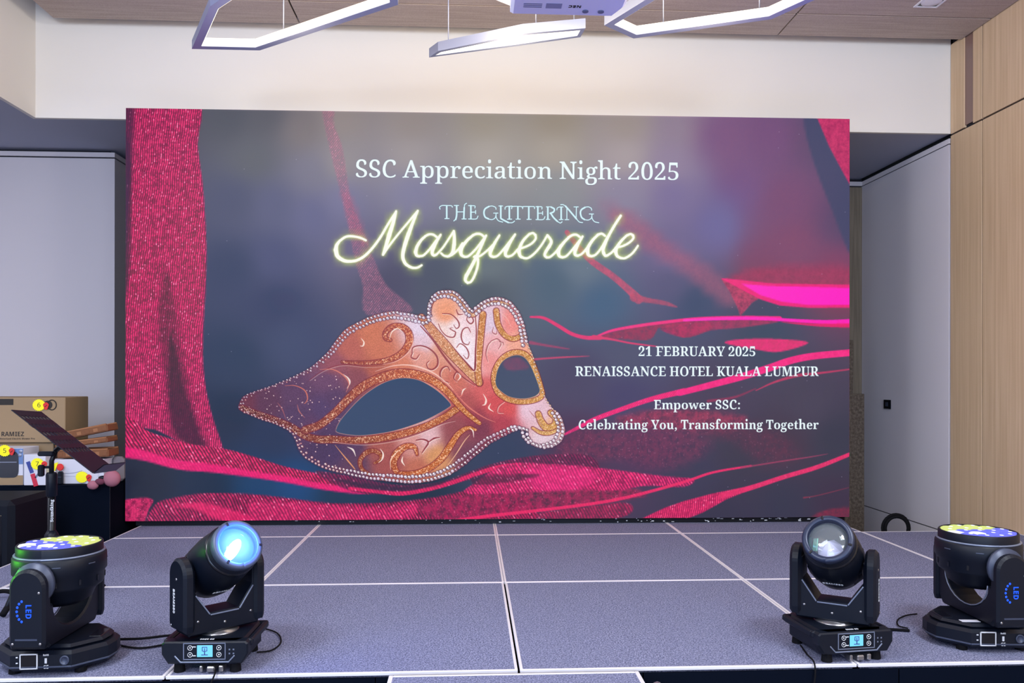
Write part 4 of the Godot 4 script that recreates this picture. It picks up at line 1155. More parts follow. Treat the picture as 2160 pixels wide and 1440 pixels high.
# coverage of closed outlines (non-zero winding) on a grid of f x f texture pixels, smoothly enlarged again
func cover(outlines: Array, f := 1) -> Dictionary:
	var lo := Vector2(1e9, 1e9)
	var hi := -lo
	for o: PackedVector2Array in outlines:
		for p in o:
			lo = lo.min(p)
			hi = hi.max(p)
	var x0 := int(floor(maxf(lo.x, -60.0) / f)) - 2
	var y0 := int(floor(maxf(lo.y, -60.0) / f)) - 2
	var w := int(ceil(minf(hi.x, TW + 60.0) / f)) + 3 - x0
	var h := int(ceil(minf(hi.y, TH + 60.0) / f)) + 3 - y0
	if w < 1 or h < 1:
		return {"x": 0, "y": 0, "w": 0, "h": 0, "c": PackedFloat32Array()}
	var ss := 4
	var rows := []
	rows.resize(h * ss)
	for i in h * ss:
		rows[i] = PackedInt64Array()
	for o: PackedVector2Array in outlines:
		var n := o.size()
		for i in n:
			var a := o[i] / f
			var b := o[(i + 1) % n] / f
			if a.y == b.y:
				continue
			var up := 0
			if a.y > b.y:
				var t := a
				a = b
				b = t
				up = 1
			var s0 := maxi(int(ceil((a.y - y0) * ss - 0.5)), 0)
			var s1 := mini(int(ceil((b.y - y0) * ss - 0.5)), h * ss)
			var k := (b.x - a.x) / (b.y - a.y)
			for s in range(s0, s1):
				var x := a.x + k * (y0 + (s + 0.5) / ss - a.y) - x0
				rows[s].append(int(clampf(x, 0.0, w) * 512.0) * 2 + up)
	var c := PackedFloat32Array()
	c.resize(w * h)
	for s in h * ss:
		var row: PackedInt64Array = rows[s]
		if row.size() < 2:
			continue
		row.sort()
		var base := (s / ss) * w
		var wind := 0
		var from := 0.0
		for v in row:
			var x := (v >> 1) / 512.0
			if wind == 0:
				from = x
			wind += 1 if v & 1 else -1
			if wind == 0 and x > from:
				var i0 := int(from)
				var i1 := mini(int(x), w - 1)
				if i0 == i1:
					c[base + i0] += (x - from) / ss
				else:
					c[base + i0] += (i0 + 1 - from) / ss
					for i in range(i0 + 1, i1):
						c[base + i] += 1.0 / ss
					c[base + i1] += (x - i1) / ss
	if f > 1:
		var im := Image.create_from_data(w, h, false, Image.FORMAT_RF, c.to_byte_array())
		im.resize(w * f, h * f, Image.INTERPOLATE_CUBIC)
		c = im.get_data().to_float32_array()
		return {"x": x0 * f, "y": y0 * f, "w": w * f, "h": h * f, "c": c}
	return {"x": x0, "y": y0, "w": w, "h": h, "c": c}

# the outlines of a brush stroke: one ribbon and a disc at each bend, all wound the same way
func brush(line: PackedVector2Array, w0: float, w1 := -1.0, mid := -1.0) -> Array:
	var n := line.size()
	var l := PackedVector2Array()
	var r := PackedVector2Array()
	var out := []
	if w1 < 0.0:
		w1 = w0
	for i in n:
		var t := float(i) / maxi(n - 1, 1)
		var w := lerpf(w0, w1, t)
		if mid >= 0.0:
			w = lerpf(w, mid, 1.0 - absf(2.0 * t - 1.0))
		w = maxf(w * 0.5, 0.2)
		var d := (line[mini(i + 1, n - 1)] - line[maxi(i - 1, 0)]).normalized()
		var m := Vector2(-d.y, d.x) * w
		l.append(line[i] + m)
		r.append(line[i] - m)
		var disc := PackedVector2Array()
		for k in 10:
			disc.append(line[i] + Vector2(cos(-k * TAU / 10), sin(-k * TAU / 10)) * w)
		out.append(disc)
	r.reverse()
	l.append_array(r)
	var area := 0.0
	out.append(l)
	return out

func lay(c: Dictionary, col: Color, alpha := 1.0) -> void:
	var cc: PackedFloat32Array = c.c
	var w: int = c.w
	for j in range(maxi(0, -c.y), mini(c.h, TH - c.y)):
		for i in range(maxi(0, -c.x), mini(w, TW - c.x)):
			var a := cc[j * w + i] * alpha
			if a > 0.004:
				a = minf(a, 1.0)
				var q: int = ((c.y + j) * TW + c.x + i) * 3
				pix[q] += (col.r - pix[q]) * a
				pix[q + 1] += (col.g - pix[q + 1]) * a
				pix[q + 2] += (col.b - pix[q + 2]) * a

func lay_with(c: Dictionary, look: Callable, alpha := 1.0) -> void:
	var cc: PackedFloat32Array = c.c
	var w: int = c.w
	for j in range(maxi(0, -c.y), mini(c.h, TH - c.y)):
		for i in range(maxi(0, -c.x), mini(w, TW - c.x)):
			var a := cc[j * w + i] * alpha
			if a > 0.004:
				var col: Color = look.call(c.x + i, c.y + j)
				a = minf(a, 1.0) * col.a
				var q: int = ((c.y + j) * TW + c.x + i) * 3
				pix[q] += (col.r - pix[q]) * a
				pix[q + 1] += (col.g - pix[q + 1]) * a
				pix[q + 2] += (col.b - pix[q + 2]) * a

func c8(r: float, g: float, b: float, a := 1.0) -> Color:
	return Color(r / 255.0, g / 255.0, b / 255.0, a)

func rv(i: int, j: int) -> float:
	return rnd[((i * 73 + j * 179) ^ (j * 31)) & 65535] / 255.0

func ln(x: int, y: int) -> float:
	return lown[(y & 511) * 512 + (x & 511)] / 255.0

# glittering cloth: threads across the fold with lit beads on them
func cloth(hot: Color, cold: Color, way: int, shine: float, patch: float, clear := 0.0) -> Callable:
	return func(x: int, y: int) -> Color:
		var u := 0.0
		var v := 0.0
		var per := 6.0
		if way == 1:
			u = x + 0.10 * y + 5.0 * ln(y, x >> 3)
			v = y
		elif way == 2:
			per = 7.6
			u = x * 0.86 - y * 0.50 + 8.0 * ln(x >> 1, y >> 1)
			v = x * 0.50 + y * 0.86
		elif way == 3:
			per = 5.0
			u = x * 0.80 + y * 0.60
			v = -x * 0.60 + y * 0.80
		else:
			per = 4.0
			u = x + 3.0 * ln(y, x)
			v = y + 2.0 * ln(x, y)
		var th := floori(u / per)
		var s := 0.5 + 0.5 * cos((u / per - th - 0.5) * TAU)
		var bead := rv(th, floori(v / (per * 0.8)) + th * 7)
		var l := ln(x * 2, y * 2) * 0.6 + ln(x * 5 + 91, y * 5) * 0.4
		var k := pow(s, 0.8) * (0.50 + 0.75 * bead * bead) * shine * 1.25 + (1.0 - shine) * (0.55 + 0.25 * rv(x >> 1, y >> 1))
		k *= clampf(1.0 + patch * (l * 3.4 - 1.8), 0.1, 1.6)
		var col := cold.lerp(hot, clampf(k * 1.15, 0.0, 1.0))
		if bead > 0.93 and s > 0.62 and shine > 0.3:
			col = col.lerp(Color(1.0, 0.64, 0.78), (bead - 0.90) * 9.0 * shine * clampf(k, 0.2, 1.0))
		col.a = 1.0 - clear * clampf(1.0 - k * 1.6, 0.0, 1.0)
		return col

func fold(a: Array, f: int, look: Callable, alpha := 1.0, smooth := true) -> void:
	var p := pens(a)
	if smooth:
		p = curve(p, true, 4)
	lay_with(cover([p], f), look, alpha)

func ridge(a: Array, w0: float, w1: float, mid: float, f: int, look: Callable, alpha := 1.0) -> void:
	lay_with(cover(brush(curve(pens(a)), w0 * 1.32, w1 * 1.32, mid * 1.32 if mid >= 0.0 else -1.0), f), look, alpha)

# smooth field through scattered colours, on a coarse grid
func field(pts: Array, w: int, h: int, at: Callable, power: float, soft := 60.0) -> Image:
	var im := Image.create(w, h, false, Image.FORMAT_RGBF)
	for j in h:
		for i in w:
			var p: Vector2 = at.call((i + 0.5) / w, (j + 0.5) / h)
			var sum := 0.0
			var r := 0.0
			var g := 0.0
			var b := 0.0
			for c in pts:
				var dx: float = p.x - c[0]
				var dy: float = p.y - c[1]
				var k := pow(dx * dx + dy * dy + soft, -power)
				sum += k
				r += k * c[2]
				g += k * c[3]
				b += k * c[4]
			im.set_pixel(i, j, Color(r / sum / 255.0, g / sum / 255.0, b / sum / 255.0))
	return im

func lettering(text: String, bold: bool, x0: float, y0: float, x1: float, y1: float, cap: float, fat: float, col: Color) -> void:
	var font := SystemFont.new()
	font.font_names = PackedStringArray(["Droid Serif"])
	font.font_weight = 700 if bold else 400
	var grab := func(s: String) -> PackedVector2Array:
		var t := TextMesh.new()
		t.font = font
		t.font_size = 96
		t.pixel_size = 1.0
		t.depth = 0.0
		t.curve_step = 1.0
		t.text = s
		var arr := t.get_mesh_arrays()
		var v: PackedVector3Array = arr[Mesh.ARRAY_VERTEX]
		var ix: PackedInt32Array = arr[Mesh.ARRAY_INDEX]
		var o := PackedVector2Array()
		for i in ix:
			o.append(Vector2(v[i].x, v[i].y))
		return o
	var ref: PackedVector2Array = grab.call("H")
	var low := 1e9
	var top := -1e9
	for p in ref:
		low = minf(low, p.y)
		top = maxf(top, p.y)
	var ch := top - low
	var tri: PackedVector2Array = grab.call(text)
	var xa := 1e9
	var xb := -1e9
	for p in tri:
		xa = minf(xa, p.x)
		xb = maxf(xb, p.x)
	var bl := pen(x0, y0)
	var br := pen(x1, y1)
	var px := (br - bl) / (xb - xa)
	var up := Vector2(0, -1.3 * cap)
	var xh := 0.755
	var outs := []
	for i in range(0, tri.size(), 3):
		var o := PackedVector2Array()
		for k in 3:
			var p := tri[i + k]
			var y := (p.y - low) / ch
			if y > 0.0 and y < xh:
				y *= 0.9
			elif y >= xh:
				y = lerpf(xh * 0.9, 1.0, (y - xh) / (1.0 - xh))
			o.append(bl + px * (p.x - xa) + up * y)
		if (o[1] - o[0]).cross(o[2] - o[0]) < 0.0:
			o.reverse()
		outs.append(o)
	var c := cover(outs)
	var dark := cover(outs, 4)
	lay(dark, c8(40, 60, 95), 0.35)
	if fat > 0.0:
		var moved: Dictionary = c.duplicate()
		for o in outs:
			for k in 3:
				o[k].x += fat
		lay(cover(outs), col, 1.0)
	lay(c, col, 1.0)

func glyph(strokes: Array, col: Color) -> void:
	var outs := []
	for s in strokes:
		outs.append_array(brush(curve(pens(s[1])), s[0] * 1.32))
	lay(cover(outs, 3), c8(40, 70, 110), 0.4)
	lay(cover(outs), col)

func gem(x: float, y: float, r: float, body: Color, light: Color) -> void:
	var q := pen(x, y)
	var rr := r * 1.32
	var disc := func(c: Vector2, k: float) -> PackedVector2Array:
		var o := PackedVector2Array()
		for i in 9:
			o.append(c + Vector2(cos(i * TAU / 9), sin(i * TAU / 9)) * k)
		return o
	var jig := rv(int(x * 3.0), int(y * 5.0))
	q += Vector2(jig - 0.5, rv(int(y), int(x)) - 0.5) * rr * 0.5
	lay(cover([disc.call(q, rr * 1.2)]), c8(86, 40, 62), 0.7)
	lay(cover([disc.call(q, rr * 0.92)]), body.darkened(0.34 * jig).lerp(c8(140, 70, 84), 0.25 * jig))
	lay(cover([disc.call(q + Vector2(0.3, 0.32) * rr, rr * 0.36)]), body.lightened(0.35), 0.8)
	lay(cover([disc.call(q + Vector2(-0.2 - 0.2 * jig, -0.28) * rr, rr * (0.30 + 0.26 * jig))]), light)

func along(a: PackedVector2Array, step: float) -> PackedVector2Array:
	var o := PackedVector2Array()
	var left := 0.0
	for i in a.size() - 1:
		var d := a[i].distance_to(a[i + 1])
		while left < d:
			o.append(a[i].lerp(a[i + 1], left / d))
			left += step
		left -= d
	return o

func raw(a: Array) -> PackedVector2Array:
	var o := PackedVector2Array()
	for i in range(0, a.size(), 2):
		o.append(Vector2(a[i], a[i + 1]))
	return o

func wall_picture() -> ImageTexture:
	var r := RandomNumberGenerator.new()
	r.seed = 7
	rnd.resize(65536)
	for i in 65536:
		rnd[i] = r.randi() & 255
	var fn := FastNoiseLite.new()
	fn.seed = 3
	fn.frequency = 0.018
	fn.fractal_octaves = 3
	lown = fn.get_seamless_image(512, 512).get_data()
	# ground colours of the picture, with lamp glare and beam tint painted in
	var ground := [
		[300, 250, 70, 60, 80], [470, 240, 88, 90, 102], [540, 245, 96, 96, 106], [520, 330, 100, 102, 112], [480, 420, 84, 88, 116], [560, 430, 96, 98, 130], [480, 560, 66, 74, 104], [560, 540, 82, 86, 122], [560, 640, 66, 72, 104], [480, 760, 58, 68, 96], [600, 720, 72, 80, 112],
		[620, 270, 126, 118, 122], [700, 250, 146, 136, 136], [850, 255, 150, 140, 138], [1000, 255, 156, 146, 136], [1150, 255, 154, 142, 130], [1300, 265, 156, 144, 140], [1420, 275, 146, 130, 148], [1500, 300, 124, 98, 138], [1620, 300, 112, 86, 130], [1690, 300, 82, 80, 108],
		[640, 360, 122, 120, 140], [700, 340, 144, 138, 144], [850, 330, 160, 152, 154], [1000, 330, 166, 158, 154], [1150, 320, 168, 158, 150], [1300, 330, 166, 154, 158], [1400, 350, 146, 130, 156],
		[640, 450, 106, 106, 142], [700, 420, 122, 120, 154], [850, 400, 132, 130, 160], [1000, 400, 142, 144, 152], [1150, 400, 142, 144, 150], [1300, 410, 138, 130, 156], [1400, 410, 124, 112, 154], [1550, 400, 112, 94, 146], [1500, 480, 112, 106, 156], [1640, 430, 120, 82, 116], [1660, 520, 134, 78, 104], [1600, 570, 130, 72, 96], [1750, 580, 138, 66, 92], [1760, 470, 72, 74, 102],
		[740, 520, 112, 106, 136], [1000, 560, 112, 122, 130], [1200, 560, 110, 124, 140], [1400, 540, 118, 106, 146],
		[800, 600, 84, 84, 108], [900, 590, 86, 92, 110], [1000, 620, 86, 94, 108], [1150, 600, 86, 104, 124], [1250, 640, 78, 102, 132], [1400, 600, 94, 92, 126], [1450, 640, 70, 82, 112], [1300, 760, 86, 88, 114], [1200, 800, 80, 76, 104], [1300, 830, 76, 72, 108], [1600, 650, 70, 76, 102], [1600, 705, 66, 78, 100], [1700, 850, 76, 70, 90], [1500, 850, 78, 68, 92],
		[470, 880, 48, 56, 80], [560, 930, 50, 60, 90], [640, 900, 60, 58, 92], [300, 1010, 42, 48, 66], [420, 1020, 40, 52, 76], [540, 1020, 42, 70, 110], [600, 1020, 44, 76, 126], [700, 1050, 42, 62, 88], [850, 1050, 44, 56, 76], [1050, 960, 58, 68, 96],
		[1200, 940, 82, 58, 86], [1350, 940, 84, 60, 92], [1450, 1000, 66, 64, 88], [1550, 960, 66, 62, 80], [1650, 940, 74, 60, 78], [1750, 930, 62, 62, 80], [1500, 1080, 62, 60, 80], [1650, 1060, 60, 60, 80], [1750, 1060, 66, 56, 76],
	]
	var unpen := func(u: float, v: float) -> Vector2:
		var y := lerpf(222.0, 1100.0, v)
		return Vector2(lerpf(258.0, 1785.0, u), y + lerpf(0.0, lerpf(34.0, -11.0, v), u))
	var im := field(ground, 128, 72, unpen, 1.7, 900.0)
	im.resize(TW, TH, Image.INTERPOLATE_CUBIC)
	pix = im.get_data().to_float32_array()
	var pink := c8(236, 56, 118)
	var deep := c8(96, 30, 62)
	var dusk := c8(70, 50, 74)
	# right hand cloth, soft and out of focus
	fold([1480, 230, 1690, 230, 1740, 360, 1800, 520, 1800, 600, 1620, 590, 1560, 560, 1580, 450, 1510, 380], 72, cloth(c8(130, 80, 118), c8(114, 76, 120), 0, 0.1, 0.2), 0.5)
	fold([1690, 256, 1722, 256, 1745, 320, 1790, 400, 1790, 540, 1752, 455, 1712, 350], 8, cloth(c8(72, 76, 108), c8(68, 72, 104), 0, 0.0, 0.1), 0.85)
	fold([1716, 250, 1800, 250, 1800, 420, 1768, 362, 1742, 312], 4, cloth(c8(206, 62, 112), c8(150, 44, 90), 0, 0.1, 0.5), 1.0, false)
	fold([1270, 440, 1330, 450, 1420, 520, 1500, 570, 1560, 640, 1520, 640, 1430, 570, 1350, 520], 30, cloth(c8(176, 100, 126), c8(140, 88, 120), 0, 0.1, 0.3), 0.6)
	fold([1530, 600, 1560, 575, 1650, 562, 1800, 570, 1800, 620, 1700, 612, 1600, 616], 18, cloth(c8(172, 66, 102), c8(140, 62, 92), 0, 0.2, 0.5), 0.8)
	fold([1518, 590, 1532, 588, 1560, 600, 1602, 628, 1582, 640, 1558, 668, 1552, 650, 1535, 615], 4, cloth(c8(206, 74, 112), c8(130, 62, 92), 0, 0.2, 0.7), 0.9, false)
	fold([1516, 588, 1560, 592, 1620, 599, 1700, 601, 1796, 603, 1796, 651, 1700, 651, 1640, 646, 1600, 633, 1560, 612], 3, cloth(c8(240, 52, 130), c8(222, 46, 112), 0, 0.1, 0.3), 1.0, false)
	fold([1560, 600, 1620, 605, 1700, 607, 1800, 610, 1800, 645, 1700, 645, 1645, 638, 1600, 624], 4, cloth(c8(255, 34, 200), c8(252, 34, 184), 0, 0.0, 0.1), 1.0, false)
	ridge([1195, 490, 1240, 545, 1290, 582, 1325, 612, 1345, 632], 10, 20, 14, 3, cloth(c8(214, 92, 122), c8(150, 88, 116), 0, 0.2, 0.5), 0.85)
	ridge([1335, 628, 1365, 634, 1400, 640, 1425, 648], 18, 3, 10, 3, cloth(c8(196, 88, 116), c8(140, 86, 116), 0, 0.2, 0.5), 0.8)
	# the long waved band and what hangs below it
	fold([1262, 712, 1300, 697, 1380, 684, 1480, 676, 1500, 692, 1440, 713, 1392, 690, 1370, 716, 1320, 716], 4, cloth(c8(166, 66, 96), c8(116, 70, 96), 0, 0.2, 0.6), 0.9)
	fold([1390, 690, 1500, 676, 1640, 678, 1560, 692, 1500, 697, 1440, 712], 4, cloth(c8(190, 62, 104), c8(130, 64, 94), 0, 0.2, 0.6), 0.8)
	ridge([1260, 708, 1290, 697, 1340, 688, 1400, 680, 1470, 673, 1560, 671, 1640, 673], 4, 10, 7, 2, cloth(c8(244, 56, 140), c8(226, 52, 116), 0, 0.1, 0.2))
	ridge([1440, 676, 1520, 673, 1600, 673, 1680, 678, 1740, 681, 1800, 680], 5, 13, 7, 2, cloth(c8(255, 40, 196), c8(244, 44, 150), 0, 0.0, 0.2))
	fold([1640, 680, 1720, 684, 1800, 684, 1800, 692, 1720, 690], 3, cloth(c8(240, 46, 116), c8(220, 46, 100), 0, 0.1, 0.2), 0.9)
	ridge([1118, 668, 1145, 670, 1175, 686, 1205, 704, 1235, 712, 1265, 712], 4, 10, 8, 2, cloth(c8(240, 66, 124), c8(206, 76, 114), 0, 0.1, 0.3), 0.95)
	ridge([1250, 710, 1290, 716, 1330, 724, 1385, 731], 8, 2, 4, 2, cloth(c8(226, 72, 118), c8(200, 76, 112), 0, 0.1, 0.2), 0.95)
	ridge([1118, 722, 1150, 728, 1200, 736], 8, 2, 5, 3, cloth(c8(190, 76, 112), c8(150, 76, 110), 0, 0.1, 0.2), 0.7)
	ridge([1050, 764, 1130, 757, 1190, 753, 1242, 751], 7, 1, 4, 2, cloth(c8(214, 80, 116), c8(180, 80, 112), 0, 0.1, 0.2), 0.85)
	fold([1525, 724, 1560, 716, 1640, 716, 1700, 724, 1640, 743, 1590, 738], 4, cloth(c8(240, 58, 126), c8(206, 62, 106), 0, 0.2, 0.4), 0.95)
	ridge([1185, 918, 1215, 903, 1250, 885, 1300, 866, 1370, 842, 1440, 825], 4, 13, 10, 2, cloth(c8(248, 60, 134), c8(214, 46, 106), 3, 0.4, 0.3))
	ridge([1430, 829, 1500, 811, 1560, 795, 1620, 776, 1660, 762, 1710, 752, 1800, 744], 13, 15, 16, 2, cloth(c8(252, 58, 142), c8(226, 46, 116), 0, 0.3, 0.4))
	ridge([1590, 824, 1630, 806, 1680, 792, 1720, 788, 1800, 778], 2, 3, 7, 2, cloth(c8(216, 66, 108), c8(170, 62, 94), 0, 0.1, 0.3), 0.8)
	ridge([1490, 846, 1545, 838, 1590, 820], 6, 2, 5, 3, cloth(c8(176, 60, 98), c8(130, 58, 86), 0, 0.1, 0.3), 0.7)
	fold([1300, 880, 1400, 862, 1500, 868, 1570, 880, 1560, 905, 1480, 912, 1330, 900], 14, cloth(c8(176, 66, 98), c8(104, 58, 84), 0, 0.5, 0.9), 0.8)
	fold([1200, 915, 1330, 895, 1480, 915, 1480, 960, 1400, 985, 1300, 970, 1180, 965], 28, cloth(c8(140, 62, 94), c8(84, 56, 84), 0, 0.6, 0.9), 0.6)
	fold([1480, 905, 1600, 895, 1680, 960, 1600, 980, 1560, 940, 1500, 920], 28, cloth(c8(110, 58, 82), c8(76, 58, 80), 0, 0.5, 0.7), 0.6)
	# the long hanging curtain at the left
	fold([268, 205, 414, 205, 414, 300, 424, 380, 429, 450, 432, 520, 430, 600, 425, 680, 424, 760, 430, 820, 444, 880, 466, 952, 440, 965, 380, 935, 320, 905, 240, 880, 240, 700, 256, 620, 262, 480, 270, 340], 4, cloth(c8(240, 60, 122), c8(92, 36, 66), 1, 0.85, 0.38))
	fold([250, 205, 276, 205, 276, 300, 272, 420, 268, 560, 256, 620, 240, 500], 8, cloth(c8(84, 44, 74), c8(66, 48, 72), 1, 0.4, 0.2), 0.8)
	fold([345, 560, 362, 640, 377, 730, 388, 790, 400, 850, 420, 905, 436, 945, 385, 935, 352, 905, 346, 830, 336, 760, 328, 660], 10, cloth(c8(140, 48, 84), c8(68, 44, 64), 1, 0.6, 0.4), 0.72)
	fold([352, 700, 366, 740, 384, 820, 410, 900, 424, 945, 380, 930, 356, 890, 350, 800], 8, cloth(c8(80, 44, 66), c8(58, 46, 64), 1, 0.3, 0.3), 0.8)
	# the pale curtain behind the words
	fold([680, 225, 704, 225, 704, 260, 722, 310, 740, 420, 768, 490, 790, 550, 815, 600, 870, 655, 772, 662, 764, 600, 748, 550, 735, 480, 714, 390, 690, 290], 5, cloth(c8(200, 118, 146), c8(110, 90, 116), 3, 0.8, 0.3, 0.6), 0.62)
	fold([720, 400, 745, 420, 772, 500, 780, 520, 745, 500, 728, 440], 14, cloth(c8(206, 100, 132), c8(150, 96, 122), 3, 0.7, 0.3, 0.3), 0.4)
	# cloth on the ground
	fold([240, 1062, 290, 1050, 316, 1055, 306, 1075, 290, 1110, 240, 1115], 4, cloth(pink, deep, 0, 0.5, 0.6))
	fold([318, 1066, 360, 1050, 430, 1040, 520, 1042, 600, 1050, 680, 1060, 760, 1062, 840, 1058, 920, 1048, 1000, 1030, 1060, 1020, 1110, 1050, 1130, 1085, 1090, 1120, 900, 1120, 400, 1120, 305, 1115], 5, cloth(c8(206, 52, 106), c8(70, 36, 62), 2, 0.9, 0.25))
	fold([350, 1066, 420, 1060, 480, 1074, 540, 1096, 500, 1110, 440, 1090, 400, 1074], 8, cloth(c8(240, 54, 118), c8(190, 40, 92), 2, 0.5, 0.3), 0.85)
	fold([520, 1062, 600, 1058, 700, 1066, 800, 1072, 880, 1062, 860, 1090, 760, 1110, 560, 1110], 8, cloth(c8(246, 62, 124), c8(140, 40, 84), 2, 0.8, 0.3), 0.8)
	fold([880, 1070, 1000, 1040, 1100, 1020, 1240, 1020, 1330, 1030, 1360, 1045, 1240, 1064, 1100, 1082, 960, 1100], 8, cloth(c8(190, 50, 98), c8(88, 52, 74), 0, 0.6, 0.8), 0.9)
	fold([980, 1110, 1100, 1086, 1250, 1066, 1320, 1060, 1330, 1080, 1280, 1100, 1200, 1115], 5, cloth(c8(196, 50, 98), c8(86, 50, 72), 2, 0.7, 0.4), 0.85)
	fold([240, 878, 268, 880, 300, 905, 340, 920, 400, 936, 470, 946, 530, 962, 600, 984, 680, 1000, 740, 1006, 780, 1040, 740, 1038, 680, 1031, 600, 1016, 520, 1004, 440, 994, 380, 990, 330, 978, 290, 962, 240, 958], 3, cloth(c8(242, 56, 116), c8(80, 34, 60), 2, 0.9, 0.2))
	fold([240, 940, 300, 950, 360, 968, 440, 978, 520, 992, 600, 1004, 680, 1020, 760, 1030, 760, 1042, 680, 1033, 600, 1018, 520, 1006, 440, 996, 370, 990, 300, 972, 240, 960], 5, cloth(c8(248, 44, 128), c8(214, 36, 104), 0, 0.4, 0.3), 0.85)
	fold([660, 994, 740, 1004, 830, 1022, 920, 1018, 980, 998, 1030, 980, 1090, 966, 1160, 958, 1240, 960, 1260, 990, 1180, 985, 1090, 985, 1000, 1008, 900, 1036, 830, 1042, 740, 1036], 4, cloth(c8(140, 50, 92), c8(62, 50, 70), 2, 0.8, 0.3), 0.9)
	ridge([735, 1030, 790, 1036, 840, 1041, 890, 1034, 950, 1018, 1000, 1000, 1050, 985, 1095, 980], 7, 10, 9, 2, cloth(c8(242, 52, 112), c8(170, 40, 86), 2, 0.7, 0.2))
	fold([1000, 1018, 1050, 986, 1100, 976, 1180, 980, 1240, 984, 1330, 995, 1400, 1004, 1460, 1010, 1440, 1026, 1360, 1024, 1300, 1034, 1200, 1032, 1080, 1040, 980, 1040], 4, cloth(c8(246, 60, 128), c8(120, 38, 78), 2, 0.8, 0.45))
	fold([1110, 990, 1200, 985, 1260, 1000, 1220, 1030, 1130, 1030], 12, cloth(c8(252, 60, 142), c8(190, 48, 104), 2, 0.6, 0.2), 0.7)
	fold([1000, 1005, 1080, 1000, 1140, 1002, 1060, 1018, 1000, 1022], 6, cloth(c8(90, 46, 72), c8(66, 50, 70), 2, 0.4, 0.3), 0.7)
	ridge([960, 1098, 1030, 1088, 1100, 1080, 1240, 1063, 1330, 1046, 1440, 1016, 1500, 996, 1580, 982], 8, 4, 7, 2, cloth(c8(240, 56, 112), c8(206, 50, 98), 2, 0.3, 0.2))
	ridge([1560, 986, 1640, 973, 1700, 964, 1740, 957], 4, 1, 3, 2, cloth(c8(170, 70, 104), c8(140, 66, 96), 0, 0.1, 0.2), 0.8)
	fold([1345, 1096, 1400, 1070, 1440, 1056, 1500, 1040, 1560, 1028, 1580, 1032, 1530, 1052, 1480, 1080, 1430, 1100], 3, cloth(c8(246, 62, 120), c8(140, 36, 78), 1, 0.8, 0.3), 1.0, false)
	ridge([1520, 1044, 1580, 1028, 1650, 1005, 1720, 984, 1800, 952], 13, 8, 10, 2, cloth(c8(240, 58, 116), c8(190, 50, 94), 0, 0.4, 0.3))
	ridge([1690, 1049, 1720, 1044, 1790, 1026], 4, 1, 2, 2, cloth(c8(170, 60, 84), c8(130, 60, 84), 0, 0.1, 0.1), 0.6)
	fold([1720, 1080, 1790, 1070, 1790, 1110, 1700, 1110], 6, cloth(c8(140, 50, 76), c8(84, 52, 72), 0, 0.3, 0.6), 0.8)
	fold([700, 1008, 790, 1022, 860, 1026, 940, 1016, 900, 1028, 830, 1034, 760, 1028], 5, cloth(c8(60, 52, 76), c8(48, 48, 66), 0, 0.1, 0.2), 0.7)
	for i in 70:
		var q := pen(r.randf_range(300, 1780), r.randf_range(260, 1090))
		lay(cover([PackedVector2Array([q + Vector2(-1.3, 0), q + Vector2(0, 1.3), q + Vector2(1.3, 0), q + Vector2(0, -1.3)])]), c8(190, 180, 205), 0.7)
	mask_picture(r)
	word_picture()
	# what the LEDs must give out so that picture and room light on the matt face add up
	var veil := Image.create(9, 6, false, Image.FORMAT_RGBF)
	for j in 6:
		for i in 9:
			veil.set_pixel(i, j, Color(VEIL[j][i * 3] * 0.001, VEIL[j][i * 3 + 1] * 0.001, VEIL[j][i * 3 + 2] * 0.001))
	veil.resize(256, 144, Image.INTERPOLATE_CUBIC)
	var out := PackedByteArray()
	out.resize(TW * TH * 3)
	for y in TH:
		for x in TW:
			var q := (y * TW + x) * 3
			var k := veil.get_pixel(x >> 3, y >> 3)
			for c in 3:
				var l: float = pow(clampf(pix[q + c], 0.0, 1.0), 2.2) - k[c]
				out[q + c] = int(pow(l, 0.4545) * 255.0) if l > 0.0 else 0
	pix = PackedFloat32Array()
	return ImageTexture.create_from_image(Image.create_from_data(TW, TH, false, Image.FORMAT_RGB8, out))

